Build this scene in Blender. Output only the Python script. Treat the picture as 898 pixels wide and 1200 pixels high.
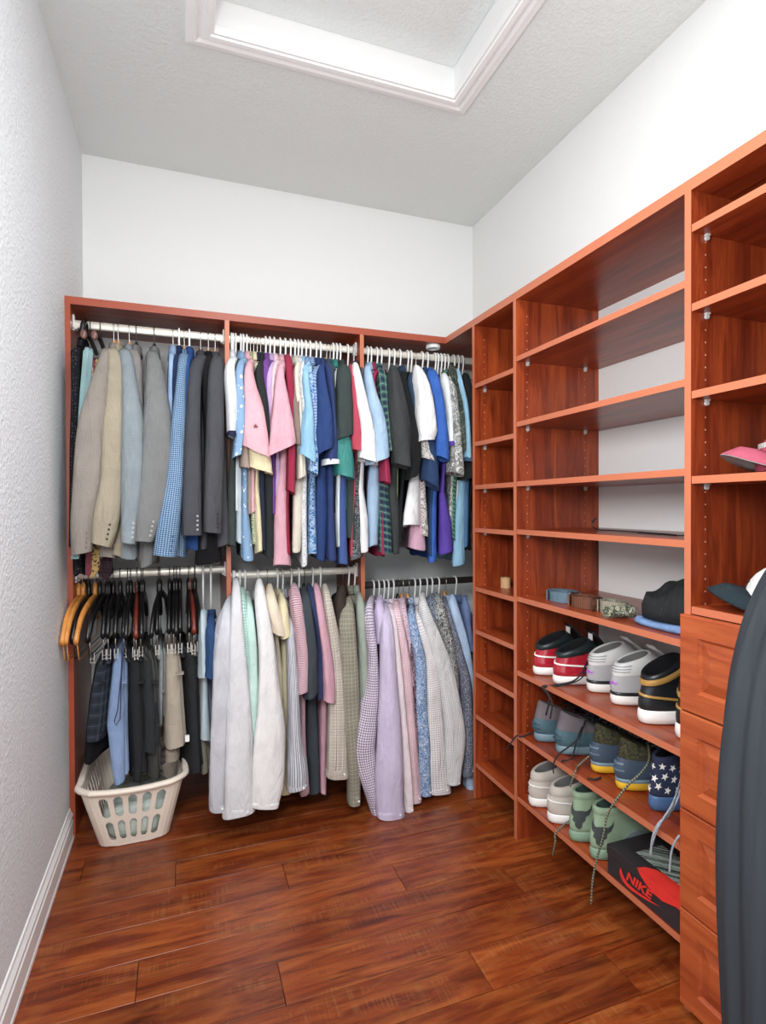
import bpy, bmesh, math, random
import mathutils, mathutils.geometry
from mathutils import Vector, Matrix
for o in list(bpy.data.objects): bpy.data.objects.remove(o, do_unlink=True)
scene = bpy.context.scene
COL = scene.collection
random.seed(11)
PI = math.pi
# ------------------------------------------------------------------ camera
CP = Vector((0.4295, -2.9004, 1.3026)); YAW, PITCH, ROLL, FPX = -0.3455, -0.0099, -0.0045, 650.55
_c, _s = math.cos(YAW), math.sin(YAW); _cp, _sp = math.cos(PITCH), math.sin(PITCH)
CF = Vector((-_s*_cp, _c*_cp, _sp)); _r = Vector((_c, _s, 0)); _u = Vector((_s*_sp, -_c*_sp, _cp))
CR = _r*math.cos(ROLL) + _u*math.sin(ROLL); CU = -_r*math.sin(ROLL) + _u*math.cos(ROLL)
cam_d = bpy.data.cameras.new('camera'); cam = bpy.data.objects.new('camera', cam_d); COL.objects.link(cam)
cam_d.sensor_fit = 'VERTICAL'; cam_d.sensor_height = 36; cam_d.lens = FPX/1200*36; cam_d.clip_start = .02
cam.matrix_world = Matrix(((CR.x, CU.x, -CF.x, CP.x), (CR.y, CU.y, -CF.y, CP.y), (CR.z, CU.z, -CF.z, CP.z), (0, 0, 0, 1)))
scene.camera = cam
# ------------------------------------------------------------------ world, lights, exposure
w = bpy.data.worlds.new('world'); scene.world = w; w.use_nodes = True
w.node_tree.nodes['Background'].inputs[0].default_value = (.93, .975, 1.0, 1)
w.node_tree.nodes['Background'].inputs[1].default_value = 1.5
def lamp(name, loc, target, size, power, col=(1, .96, .91), sizey=None):
    d = bpy.data.lights.new(name, 'AREA'); d.energy = power; d.color = col; d.size = size
    if sizey: d.shape = 'RECTANGLE'; d.size_y = sizey
    o = bpy.data.objects.new(name, d); COL.objects.link(o); o.location = loc
    o.rotation_euler = (Vector(target)-Vector(loc)).to_track_quat('-Z', 'Y').to_euler(); return o
lamp('ceiling_lamp', (.85, -2.2, 2.88), (.95, -1.6, 0), 0.5, 18, (.95, .985, 1))
lamp('shelf_fill_light', (.25, -2.45, 1.70), (1.8, -1.0, .95), .45, 20, (.95, .985, 1))  # added fill light near the camera, brightens the shelf bays
vs = scene.view_settings; scene.display_settings.display_device = 'sRGB'
vs.view_transform = 'Standard'; vs.look = 'None'; vs.gamma = 1; vs.use_curve_mapping = False; vs.exposure = 0.50

# ------------------------------------------------------------------ helpers
def at(u, v, **k):
    """photo measurement to a point on a known real plane (x=, y= or z=)"""
    d = CF + CR*((u-449)/FPX) + CU*((600-v)/FPX)
    a = list(k)[0]; i = 'xyz'.index(a)
    return CP + d*((k[a]-CP[i])/d[i])
def lin(h):
    h = h.lstrip('#'); r = []
    for i in (0, 2, 4):
        c = int(h[i:i+2], 16)/255; r.append(c/12.92 if c <= .04045 else ((c+.055)/1.055)**2.4)
    return (*r, 1)
class MB:
    def __init__(s): s.v = []; s.f = []; s.uv = []; s.m = []
    def face(s, idx, uv=None, m=0):
        s.f.append(idx); s.uv.append(uv or [(s.v[i][0]+s.v[i][1], s.v[i][2]) for i in idx]); s.m.append(m)
    def box(s, a, b, m=0, c=0):
        x0, y0, z0 = [min(p, q) for p, q in zip(a, b)]; x1, y1, z1 = [max(p, q) for p, q in zip(a, b)]
        n = len(s.v)
        s.v += [(x0, y0, z0), (x1, y0, z0), (x1, y1, z0), (x0, y1, z0), (x0, y0, z1), (x1, y0, z1), (x1, y1, z1), (x0, y1, z1)]
        for q in ((3, 2, 1, 0), (4, 5, 6, 7), (0, 1, 5, 4), (1, 2, 6, 5), (2, 3, 7, 6), (3, 0, 4, 7)): s.face([n+i for i in q], m=m)
        return s
    def loft(s, rings, cap0=True, cap1=True, m=0, close=True, cum=None):
        n0 = len(s.v); k = len(rings[0])
        for r in rings: s.v += [tuple(p) for p in r]
        us = [0]
        mid = rings[len(rings)//2]
        for i in range(k): us.append(us[-1]+(Vector(mid[(i+1) % k])-Vector(mid[i])).length)
        vv = [0]
        for a, b in zip(rings, rings[1:]):
            vv.append(vv[-1]+sum((Vector(p)-Vector(q)).length for p, q in zip(a[::3], b[::3]))/len(a[::3]))
        for j in range(len(rings)-1):
            for i in range(k if close else k-1):
                i2 = (i+1) % k
                s.face([n0+j*k+i, n0+j*k+i2, n0+(j+1)*k+i2, n0+(j+1)*k+i], [(us[i], vv[j]), (us[i+1], vv[j]), (us[i+1], vv[j+1]), (us[i], vv[j+1])], m)
        if cap0: s.face([n0+i for i in range(k)][::-1], [(us[i], 0) for i in range(k)], m)
        if cap1: s.face([n0+(len(rings)-1)*k+i for i in range(k)], [(us[i], vv[-1]) for i in range(k)], m)
        return s
    def tube(s, pts, r, seg=6, m=0, flat=1.0, closed=False):
        pts = [Vector(p) for p in pts]; n = len(pts); rings = []
        rr = r if isinstance(r, (list, tuple)) else [r]*n
        prev = None
        for i, p in enumerate(pts):
            t = (pts[(i+1) % n if closed else min(i+1, n-1)]-pts[(i-1) % n if closed else max(i-1, 0)]).normalized()
            if prev is None:
                a = Vector((0, 0, 1)) if abs(t.z) < .9 else Vector((1, 0, 0)); x = t.cross(a).normalized()
            else: x = (prev-t*prev.dot(t)).normalized()
            prev = x; y = t.cross(x)
            rings.append([p+x*rr[i]*math.cos(2*PI*k/seg)+y*rr[i]*flat*math.sin(2*PI*k/seg) for k in range(seg)])
        if closed: rings.append(rings[0]); return s.loft(rings, False, False, m)
        return s.loft(rings, True, True, m)
    def prism(s, poly, f, th, m=0):
        """poly of 2-D points; f maps (a,b,d) to 3-D; d from 0 to th"""
        n = len(s.v); k = len(poly)
        s.v += [tuple(f(a, b, 0)) for a, b in poly]+[tuple(f(a, b, th)) for a, b in poly]
        s.face([n+i for i in range(k)][::-1], m=m); s.face([n+k+i for i in range(k)], m=m)
        for i in range(k): j = (i+1) % k; s.face([n+i, n+j, n+k+j, n+k+i], m=m)
        return s
    def build(s, name, mat, parent=None, org=None, smooth=False, bevel=0, tri=False):
        me = bpy.data.meshes.new(name)
        o0 = Vector(org) if org is not None else (Vector(parent.get('_org', (0, 0, 0))) if parent is not None else Vector((0, 0, 0)))
        me.from_pydata([tuple(Vector(p)-o0) for p in s.v], [], s.f)
        uvl = me.uv_layers.new(name='UVMap'); fl = [c for f in s.uv for uv in f for c in uv]
        uvl.data.foreach_set('uv', fl)
        mats = mat if isinstance(mat, (list, tuple)) else [mat]
        for mm in mats: me.materials.append(mm)
        if len(mats) > 1: me.polygons.foreach_set('material_index', s.m)
        bm = bmesh.new(); bm.from_mesh(me); bmesh.ops.recalc_face_normals(bm, faces=bm.faces)
        if tri: bmesh.ops.triangulate(bm, faces=[f for f in bm.faces if len(f.verts) > 4])
        bm.to_mesh(me); bm.free()
        if smooth: me.polygons.foreach_set('use_smooth', [True]*len(me.polygons))
        me.update()
        o = bpy.data.objects.new(name, me); COL.objects.link(o)
        if parent is not None: o.parent = parent; o['_org'] = tuple(o0)
        else: o.location = o0; o['_org'] = tuple(o0)
        if bevel:
            b = o.modifiers.new('bevel', 'BEVEL'); b.width = bevel; b.segments = 2; b.limit_method = 'ANGLE'
        return o
def tag(o, label, cat, group=None):
    o['label'] = label; o['category'] = cat
    if group: o['group'] = group
    return o
def struct(o): o['kind'] = 'structure'; return o
def thing(name, loc, label, cat, group=None, rz=0, org=True):
    o = bpy.data.objects.new(name, None); COL.objects.link(o); o.location = loc; o.rotation_euler = (0, 0, rz)
    o.empty_display_size = .05; o['_org'] = tuple(loc) if org else (0, 0, 0)
    return tag(o, label, cat, group)
def kids(o): return [c for c in bpy.data.objects if c.parent == o]
def copy_tree(o, parent=None):
    c = o.copy(); COL.objects.link(c)
    if parent is not None: c.parent = parent
    for ch in kids(o): copy_tree(ch, c)
    return c
def catmull(P, n):
    """resample a list of tuples with n points"""
    out = []; m = len(P)-1
    for k in range(n):
        t = k/(n-1)*m; i = min(int(t), m-1); f = t-i
        a, b, c, d = P[max(i-1, 0)], P[i], P[i+1], P[min(i+2, m)]
        out.append(tuple(.5*(2*b[j]+(c[j]-a[j])*f+(2*a[j]-5*b[j]+4*c[j]-d[j])*f*f+(3*b[j]-a[j]-3*c[j]+d[j])*f**3) for j in range(len(b))))
    return out
def lerp(a, b, t): return a+(b-a)*t
def interp(tab, x):
    if x <= tab[0][0]: return tab[0][1]
    for (a, va), (b, vb) in zip(tab, tab[1:]):
        if x <= b: return lerp(va, vb, (x-a)/(b-a))
    return tab[-1][1]

# ------------------------------------------------------------------ materials
class N:
    def __init__(s, name):
        s.mat = bpy.data.materials.new(name); s.mat.use_nodes = True; s.t = s.mat.node_tree; s.b = s.t.nodes['Principled BSDF']
    def n(s, typ, **k):
        q = s.t.nodes.new(typ)
        for a, b in k.items(): setattr(q, a, b)
        return q
    def l(s, a, b): s.t.links.new(a, b)
    def math(s, op, a, b=None, c=None):
        q = s.n('ShaderNodeMath', operation=op)
        for i, x in enumerate((a, b, c)):
            if x is None: continue
            if isinstance(x, (int, float)): q.inputs[i].default_value = x
            else: s.l(x, q.inputs[i])
        return q.outputs[0]
    def mix(s, f, a, b, mode='MIX'):
        q = s.n('ShaderNodeMix', data_type='RGBA', blend_type=mode)
        for sock, x in ((q.inputs[0], f), (q.inputs[6], a), (q.inputs[7], b)):
            if isinstance(x, (int, float)): sock.default_value = x
            elif isinstance(x, tuple): sock.default_value = x
            else: s.l(x, sock)
        return q.outputs[2]
    def coord(s, kind): return s.n('ShaderNodeTexCoord').outputs[kind]
    def map(s, vec, scale=(1, 1, 1), loc=(0, 0, 0), rot=(0, 0, 0)):
        q = s.n('ShaderNodeMapping'); s.l(vec, q.inputs[0]); q.inputs[1].default_value = loc; q.inputs[2].default_value = rot; q.inputs[3].default_value = scale
        return q.outputs[0]
    def noise(s, vec, scale, detail=3, rough=.5, dist=0):
        q = s.n('ShaderNodeTexNoise'); s.l(vec, q.inputs['Vector']); q.inputs['Scale'].default_value = scale
        q.inputs['Detail'].default_value = detail; q.inputs['Roughness'].default_value = rough; q.inputs['Distortion'].default_value = dist
        return q.outputs['Fac']
    def ramp(s, f, stops, interp='LINEAR'):
        q = s.n('ShaderNodeValToRGB'); s.l(f, q.inputs[0]); cr = q.color_ramp; cr.interpolation = interp
        while len(cr.elements) < len(stops): cr.elements.new(.5)
        for e, (p, c) in zip(cr.elements, stops): e.position = p; e.color = c
        return q.outputs[0]
    def bump(s, h, st, dist=.01):
        q = s.n('ShaderNodeBump'); q.inputs['Strength'].default_value = st; q.inputs['Distance'].default_value = dist
        s.l(h, q.inputs['Height']); s.l(q.outputs[0], s.b.inputs['Normal'])
    def col(s, c):
        if isinstance(c, tuple): s.b.inputs['Base Color'].default_value = c
        else: s.l(c, s.b.inputs['Base Color'])
    def set(s, **k):
        for a, v in k.items(): s.b.inputs[a.replace('_', ' ')].default_value = v
        return s.mat
CACHE = {}
def plain(name, hexc, rough=.5, metal=0, var=.06, spec=.5, bump=0, bs=200, coat=0):
    key = ('p', name, hexc)
    if key in CACHE: return CACHE[key]
    n = N(name); c = lin(hexc); v = n.noise(n.coord('Object'), 30, 3)
    n.col(n.mix(v, tuple(x*(1-var) for x in c[:3])+(1,), tuple(min(x*(1+var), 1) for x in c[:3])+(1,)))
    n.set(Roughness=rough, Metallic=metal); n.b.inputs['Specular IOR Level'].default_value = spec
    if coat: n.b.inputs['Coat Weight'].default_value = coat
    if bump: n.bump(n.noise(n.coord('Object'), bs, 2), bump, .002)
    CACHE[key] = n.mat; return n.mat
def wood(name, axis, dark, mid, light, rough=.34, seed=0, rnd=False):
    n = N(name); sc = {'x': (1.2, 14, 14), 'y': (14, 1.2, 14), 'z': (14, 14, 1.2)}[axis]
    vec = n.coord('Object')
    if rnd:
        oi = n.n('ShaderNodeObjectInfo'); cx = n.n('ShaderNodeVectorMath', operation='SCALE'); cx.inputs[0].default_value = (7.3, 3.1, 5.7)
        n.l(oi.outputs['Random'], cx.inputs['Scale']); ad = n.n('ShaderNodeVectorMath', operation='ADD'); n.l(vec, ad.inputs[0]); n.l(cx.outputs[0], ad.inputs[1]); vec = ad.outputs[0]
    a = n.map(vec, sc, (seed*1.7, seed, seed*.6))
    g = n.noise(a, 1.6, 6, .62, .9)
    fine = n.noise(n.map(vec, tuple(x*5 for x in sc)), 3, 3, .6)
    f = n.math('ADD', n.math('MULTIPLY', g, .8), n.math('MULTIPLY', fine, .2))
    n.col(n.ramp(f, [(.32, lin(dark)), (.48, lin(mid)), (.64, lin(light))]))
    n.set(Roughness=rough); n.bump(fine, .04, .001)
    return n.mat
W = {a: wood('cherry_laminate_'+a, a, '5a1f0d', '85341a', 'a54a22', .30, i) for i, a in enumerate('xyz')}
EDGE = plain('cherry_edge_band_lit', 'bb6b4c', .40, var=.06)  # paler than the panels: light on the front edges put into the colour
DRAWER = wood('cherry_drawer_wood', 'y', '8a3a1c', 'a34c28', 'b65d33', .36, 5)
DRAWERZ = wood('cherry_drawer_stile', 'z', '8a3a1c', 'a34c28', 'b65d33', .36, 6)
def wall_mat(name, hexc, bs, st):
    n = N(name); v = n.coord('Object'); n.col(lin(hexc)); n.set(Roughness=.75); n.b.inputs['Specular IOR Level'].default_value = .25
    h = n.ramp(n.noise(v, bs, 4, .55, .3), [(.38, (0, 0, 0, 1)), (.62, (1, 1, 1, 1))])
    n.bump(h, st, .004); return n.mat
WALL = wall_mat('white_wall_paint', 'e8e8e6', 60, .10)
WALLT = wall_mat('textured_wall_paint', 'e4e6e8', 75, .42)
CEIL = wall_mat('textured_ceiling_paint', 'e2e6e4', 70, .34)
TRIM = plain('white_trim_paint', 'f0efee', .32, var=.015)
METAL = plain('brushed_nickel', 'c9c6c0', .28, 1)
RODM = plain('cream_rod_metal', 'e6dfd2', .25, .35)
RODD = plain('dark_rod_bracket', '2b2522', .4)
WPLAS = plain('white_hanger_plastic', 'edecea', .35)
BPLAS = plain('black_hanger_plastic', '0c0b0c', .35)
CPLAS = plain('clear_pin_plastic', 'c4c0bd', .2)
OWOOD = wood('orange_hanger_wood', 'z', 'b87430', 'd08a44', 'dfa05a', .35, 3)
BRWOOD = wood('red_brown_hanger_wood', 'z', '4a1712', '5f2118', '75301f', .35, 4)
FLOORM = None
def floor_mat():
    n = N('laminate_plank'); vec = n.coord('Object'); oi = n.n('ShaderNodeObjectInfo')
    cx = n.n('ShaderNodeVectorMath', operation='SCALE'); cx.inputs[0].default_value = (17.3, 9.1, 5.7); n.l(oi.outputs['Random'], cx.inputs['Scale'])
    ad = n.n('ShaderNodeVectorMath', operation='ADD'); n.l(vec, ad.inputs[0]); n.l(cx.outputs[0], ad.inputs[1]); v = ad.outputs[0]
    g = n.noise(n.map(v, (1.3, 13, 13)), 1.5, 7, .66, 1.2)
    base = n.ramp(g, [(.25, lin('43190b')), (.42, lin('702c12')), (.55, lin('8d3f1a')), (.70, lin('a85526'))])
    mot = n.noise(n.map(v, (3.5, 16, 16)), 1.5, 4, .6, .6)
    base = n.mix(n.math('MULTIPLY', n.ramp(mot, [(.45, (0, 0, 0, 1)), (.7, (1, 1, 1, 1))]), .45), base, lin('bb6c33'))
    cross = n.noise(n.map(v, (130, 6, 6)), 1.1, 2, .5)                      # short cross figure of the grain
    cm = n.math('MULTIPLY', n.ramp(cross, [(.5, (0, 0, 0, 1)), (.62, (1, 1, 1, 1))]), n.ramp(n.noise(n.map(v, (2.6, 12, 12)), 1.6, 3), [(.5, (0, 0, 0, 1)), (.62, (1, 1, 1, 1))]))
    base = n.mix(n.math('MULTIPLY', cm, .20), base, lin('b98450'))
    streak = n.ramp(n.noise(n.map(v, (2.6, 55, 55)), 1.6, 4, .65), [(.57, (0, 0, 0, 1)), (.68, (1, 1, 1, 1))])
    base = n.mix(n.math('MULTIPLY', streak, .62), base, lin('3a180c'))
    tint = n.math('MULTIPLY_ADD', oi.outputs['Random'], .26, .70)
    hs = n.n('ShaderNodeHueSaturation'); n.l(base, hs.inputs['Color']); n.l(tint, hs.inputs['Value']); n.col(hs.outputs[0])
    n.set(Roughness=.30); n.bump(g, .03, .001); return n.mat
FLOORM = floor_mat()
def soft(h):
    r, g, b = [int(h[i:i+2], 16)/255 for i in (0, 2, 4)]; y = .3*r+.59*g+.11*b
    r, g, b = [(y+(c-y)*.74)*.94+.02 for c in (r, g, b)]
    return lin('%02x%02x%02x' % tuple(int(max(0, min(1, c))*255) for c in (r, g, b)))
def fab(key):
    """key: (pattern, colour, colour2, scale, colour3)"""
    if key in CACHE: return CACHE[key]
    pat, c1, c2, sc, c3 = (list(key)+[None]*5)[:5]
    n = N('fabric_'+pat+'_'+c1); A = soft(c1); B = soft(c2) if c2 else A; Cc = soft(c3) if c3 else B
    uv = n.coord('UV'); sep = n.n('ShaderNodeSeparateXYZ'); n.l(uv, sep.inputs[0]); U, V = sep.outputs[0], sep.outputs[1]
    def band(x, s, duty=.5, off=0.):
        return n.math('LESS_THAN', n.math('FRACT', n.math('ADD', n.math('DIVIDE', x, s), off)), duty)
    if pat == 'plain': col = A
    elif pat == 'gingham':
        f = n.math('MULTIPLY', n.math('ADD', band(U, sc), band(V, sc)), .5); col = n.mix(f, A, B)
    elif pat == 'grid':
        f = n.math('MAXIMUM', band(U, sc, .16), band(V, sc, .16)); col = n.mix(f, A, B)
    elif pat == 'plaid':
        f = n.math('MULTIPLY', n.math('ADD', band(U, sc), band(V, sc)), .5); col = n.mix(f, A, B)
        g = n.math('MAXIMUM', band(U, sc, .07, .3), band(V, sc, .07, .3)); col = n.mix(n.math('MULTIPLY', g, .8), col, Cc)
    elif pat == 'vstripe': col = n.mix(band(U, sc), A, B)
    elif pat == 'vstripe3': col = n.mix(band(U, sc, .22, .4), n.mix(band(U, sc, .3), A, B), Cc)
    elif pat == 'hstripe': col = n.mix(band(V, sc), A, B)
    elif pat == 'dstripe': col = n.mix(band(n.math('ADD', U, V), sc), A, B)
    elif pat in ('dots', 'stars'):
        vo = n.n('ShaderNodeTexVoronoi'); n.l(uv, vo.inputs['Vector']); vo.inputs['Scale'].default_value = 1/sc; vo.inputs['Randomness'].default_value = .35 if pat == 'dots' else .8
        col = n.mix(n.math('LESS_THAN', vo.outputs['Distance'], .27), A, B)
    elif pat == 'tweed':
        f = n.math('MULTIPLY', n.math('ADD', band(U, .0045), band(V, .0045)), .5); g = n.math('MAXIMUM', band(U, sc, .12), band(V, sc, .12))
        col = n.mix(n.math('MULTIPLY', f, .7), A, B); col = n.mix(n.math('MULTIPLY', g, .16), col, Cc)
    elif pat in ('camo', 'floral'):
        f = n.noise(uv, 1/sc, 2 if pat == 'camo' else 4, .5, .8 if pat == 'camo' else 2.5)
        col = n.ramp(f, [(0, A), (.44, B), (.54, Cc), (.62, A)], 'CONSTANT')
    elif pat == 'satin': col = A
    v = n.noise(n.coord('Object'), 9, 4, .6)
    mul = n.ramp(v, [(.3, (.88, .88, .88, 1)), (.7, (1.06, 1.06, 1.06, 1))])
    n.col(n.mix(1.0, col, mul, 'MULTIPLY'))
    n.set(Roughness=.33 if pat == 'satin' else .88); n.b.inputs['Specular IOR Level'].default_value = .5 if pat == 'satin' else .18
    wr = n.noise(n.map(n.coord('Object'), (1, 1, .38)), 20, 5, .6, .7); fine = n.noise(uv, 900, 1)
    n.bump(n.math('ADD', wr, n.math('MULTIPLY', fine, .08)), .95, .015)
    CACHE[key] = n.mat; return n.mat
LINING = plain('dark_lining', '15141a', .8)
# ------------------------------------------------------------------ room
WX, H = 2.04, 2.94; YF = -3.35; XR = 1.645; TOP = 2.13; DB = .44
Y1, Y2, Y3, Y4 = -.724, -1.050, -1.8365, -2.47; TH = .019
struct(MB().box((-.12, YF, -.05), (0, .12, H+.15)).build('wall_left', WALLT))
struct(MB().box((0, 0, -.05), (WX+.12, .12, H+.15)).build('wall_back', WALL))
struct(MB().box((WX, YF, -.05), (WX+.12, 0, H+.15)).build('wall_right', WALL))
fl = struct(MB().box((0, YF, -.05), (WX, 0, -.008)).build('floor', plain('floor_underlay', '2a120a', .8)))
PW = .146; row0 = [(-.73-PW*k) for k in range(-5, 19)]
joints = {-5: .5, -4: .15, -3: .95, -2: .6, -1: .08, 0: .394, 1: .76, 2: 1.134, 3: .30, 4: .673, 5: 1.205, 6: .372, 7: .9, 8: .2}
for k in range(-5, 19):
    ya, yb = -.73-PW*k, -.73-PW*(k+1)
    ya = min(ya, -.002); yb = max(yb, YF)
    if ya-yb < .01: continue
    j = joints.get(k, random.uniform(0, 1.2)) % 1.2; cuts = [0.0]+[c for c in (j, j+1.2) if .03 < c < WX-.03]+[WX]
    for xa, xb in zip(cuts, cuts[1:]):
        g = .0010; b = .0005; m = MB()
        r = lambda i, z: [(xa+g+i, yb+g+i, z), (xb-g-i, yb+g+i, z), (xb-g-i, ya-g-i, z), (xa+g+i, ya-g-i, z)]
        m.loft([r(0, -.008), r(0, -b), r(b, 0)], True, True)
        m.build('plank', FLOORM, fl)
# ceiling with the attic opening
hx0, hx1, hy1, hy0 = .54, 1.445, -.925, -1.83
ce = MB()
e_ = .0125
for a, b in (((0, YF), (hx0-e_, 0)), ((hx1+e_, YF), (WX, 0)), ((hx0-e_, hy1+e_), (hx1+e_, 0)), ((hx0-e_, YF), (hx1+e_, hy0-e_))):
    ce.box((a[0], a[1], H), (b[0], b[1], H+.15))
struct(ce.build('ceiling', CEIL))
ha = thing('attic_hatch', ((hx0+hx1)/2, (hy0+hy1)/2, H), 'white attic hatch with stepped moulded trim set in the grey ceiling', 'hatch')
prof = [(-.093, 0), (-.093, -.012), (-.088, -.018), (-.066, -.023), (-.063, -.028), (-.058, -.028), (-.047, -.021), (-.042, -.021), (-.04, -.028), (-.031, -.031), (-.028, -.036), (-.012, -.036), (-.008, -.031), (0, -.031), (0, .0)]
cor = [(hx0, hy0), (hx1, hy0), (hx1, hy1), (hx0, hy1)]; sg = [(-1, -1), (1, -1), (1, 1), (-1, 1)]
for i in range(4):
    j = (i+1) % 4
    r = [[(cor[q][0]-d*sg[q][0], cor[q][1]-d*sg[q][1], H+z) for d, z in prof] for q in (i, j)]
    MB().loft(r, True, True).build('trim_board', TRIM, ha)
jb = MB()
for i in range(4):
    j = (i+1) % 4; a, b = cor[i], cor[j]; q = lambda p, k, e: (p[0]+sg[k][0]*e, p[1]+sg[k][1]*e)
    n0 = len(jb.v); P = [q(a, i, 0), q(b, j, 0), q(b, j, .012), q(a, i, .012)]
    jb.v += [(x, y, H+.0005) for x, y in P]+[(x, y, H+.094) for x, y in P]
    for f in ((0, 1, 2, 3), (7, 6, 5, 4), (0, 4, 5, 1), (1, 5, 6, 2), (2, 6, 7, 3), (3, 7, 4, 0)): jb.face([n0+t for t in f])
jb.build('jamb', TRIM, ha)
MB().box((hx0+.003, hy0+.003, H+.086), (hx1-.003, hy1-.003, H+.10)).build('hatch_panel', CEIL, ha)
# baseboards
bp = [(0, 0), (.016, 0), (.016, .012), (.0135, .016), (.0135, .075), (.010, .080), (.010, .088), (.013, .094), (.013, .099), (.006, .112), (.004, .122), (0, .124)]
struct(MB().loft([[(x, y, z) for x, z in bp] for y in (YF, -DB-.002)], True, True).build('baseboard_left', TRIM))
struct(MB().loft([[(x, -d, z) for d, z in bp] for x in (.022, XR)], True, True).build('baseboard_back', TRIM))

# ------------------------------------------------------------------ closet units
def panel(m, x0, x1, y0, y1, z0, z1): m.box((x0, y0, z0), (x1, y1, z1))
def holes_on(parent, pts, nrm, r=.0023):
    """small system holes: dark drilled cups with a pale rim"""
    m = MB()
    for p in pts:
        p = Vector(p); t = Vector((0, 0, 1)); s = nrm.cross(t)
        n = len(m.v); m.v += [tuple(p+nrm*.0004+(s*math.cos(a)+t*math.sin(a))*r) for a in [2*PI*k/6 for k in range(6)]]+[tuple(p-nrm*.0002+(s*math.cos(a)+t*math.sin(a))*r) for a in [2*PI*k/6 for k in range(6)]]
        m.face([n+i for i in range(6)])
        for i in range(6): m.face([n+i, n+(i+1) % 6, n+6+(i+1) % 6, n+6+i])
    o = m.build('pin_hole', plain('pin_hole_insert', 'c98f76', .5), parent); o['kind'] = 'stuff'; return o
PIN = None
def shelf_pin(parent, p, sx=0, sy=0):
    global PIN
    x, y, z = p; m = MB()
    m.box((x-.006, y, z-.004), (x+.006, y+sy*.009, z)); m.tube([(x, y, z-.009), (x, y+sy*.006, z-.009)], .0065, 8)
    m.build('shelf_pin', CPLAS, parent)
back = thing('hanging_unit', (0.9, -DB/2, 0), 'cherry laminate double hanging closet unit along the back wall', 'closet')
X1, X2 = .6113, 1.2146
for xa in (.001, X1-TH/2, X2-TH/2):
    p = MB().box((xa, -DB+.001, 0), (xa+TH, 0, TOP-.03)).build('side_panel', W['z'], back)
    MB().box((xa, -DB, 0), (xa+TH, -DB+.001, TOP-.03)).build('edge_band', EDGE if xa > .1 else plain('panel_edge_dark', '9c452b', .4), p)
    holes_on(p, [(xa+TH, yy, .15+.032*k) for k in range(60) for yy in (-DB+.05, -.06)], Vector((1, 0, 0)))
RODS = {}
def rod(parent, key, xa, xb, z, y=-.37, dark=False):
    RODS[key] = (z, y); m = MB()
    m.loft([[(x, y+.0085*math.cos(a), z+.0165*math.sin(a)) for a in [2*PI*k/16 for k in range(16)]] for x in (xa+.003, xb-.003)], True, True)
    r = m.build('hanging_rod', RODD if dark else RODM, parent, smooth=False)
    for x, d in ((xa, 1), (xb, -1)):
        b = MB().box((x, y-.014, z-.028), (x+d*.004, y+.014, z+.034)); b.box((x, y-.014, z-.022), (x+d*.014, y+.014, z-.0175))
        b.build('rod_bracket', WPLAS, r)
rod(back, 'T1', .02, X1-TH/2, 2.043); rod(back, 'T2', X1+TH/2, X2-TH/2, 2.045); rod(back, 'T3', X2+TH/2, WX, 2.045)
rod(back, 'B1', .02, X1-TH/2, 1.03); rod(back, 'B2', X1+TH/2, X2-TH/2, 1.0); rod(back, 'B3', X2+TH/2, WX, .925, dark=True)
ts = thing('top_shelf', (1.2, -.3, TOP), 'cherry laminate top shelf running round the corner above both units', 'shelf')
m = MB(); m.box((0.0, -DB+.001, TOP-.03), (XR, -.0, TOP)); m.box((-.0, -DB+.001, TOP-.03), (.001, 0, TOP))
m.build('back_board', W['x'], ts)
MB().box((XR+.001, Y4-.3, TOP-.03), (WX, 0, TOP)).build('side_board', W['y'], ts)
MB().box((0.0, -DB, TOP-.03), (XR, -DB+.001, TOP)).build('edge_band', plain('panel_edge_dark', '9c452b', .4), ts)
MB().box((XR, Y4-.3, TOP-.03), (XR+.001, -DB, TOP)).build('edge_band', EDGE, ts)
pk = thing('puck_light', (1.601, -.46+.07, TOP-.03), 'round white puck light stuck under the top shelf corner', 'light')
pm = MB(); pm.loft([[(1.601+r*math.cos(2*PI*k/28), -.39+r*math.sin(2*PI*k/28), TOP-.03-z) for k in range(28)] for r, z in ((.034, 0), (.036, .004), (.036, .014), (.033, .018), (.026, .0185), (.025, .0172))], True, True)
pm.build('housing', WPLAS, pk, smooth=True)
def shelf(parent, ya, yb, z, depth_to=WX-.002, pins=True):
    m = MB().box((XR+.003, ya+.001, z-TH), (depth_to, yb-.001, z)); s = m.build('shelf', W['y'], parent)
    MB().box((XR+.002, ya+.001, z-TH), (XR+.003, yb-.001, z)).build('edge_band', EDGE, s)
    if pins:
        for x in (XR+.05, WX-.07): shelf_pin(s, (x, yb-.001, z-TH), sy=-1); shelf_pin(s, (x, ya+.001, z-TH), sy=1)
    return s
def upright(parent, y, side=-1, z1=TOP-.03):
    p = MB().box((XR+.001, y, 0), (WX, y+TH, z1)).build('side_panel', W['z'], parent)
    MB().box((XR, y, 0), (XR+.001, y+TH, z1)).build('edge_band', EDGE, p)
    holes_on(p, [(x, y, .12+.032*k) for k in range(61) for x in (XR+.05, WX-.07)], Vector((0, -1, 0)))
    return p
nar = thing('narrow_shelf_tower', (1.84, (Y1+Y2)/2, 0), 'narrow cherry shelf tower with small open bays beside the hanging clothes', 'shelving')
upright(nar, Y1); upright(nar, Y2)
NZ = [1.8419, 1.5858, 1.3956, 1.206, .9451, .7557, .5649, .3772, .1611]
for z in NZ: shelf(nar, Y2+TH, Y1, z)
wid = thing('wide_shoe_shelving', (1.84, (Y2+Y3)/2, 0), 'wide open cherry shelving with white wall behind holding shoes and belts', 'shelving')
upright(wid, Y3)
SZ = [1.8802, 1.6273, 1.3971, 1.212, .9516, .6636, .4159, .1729]
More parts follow.
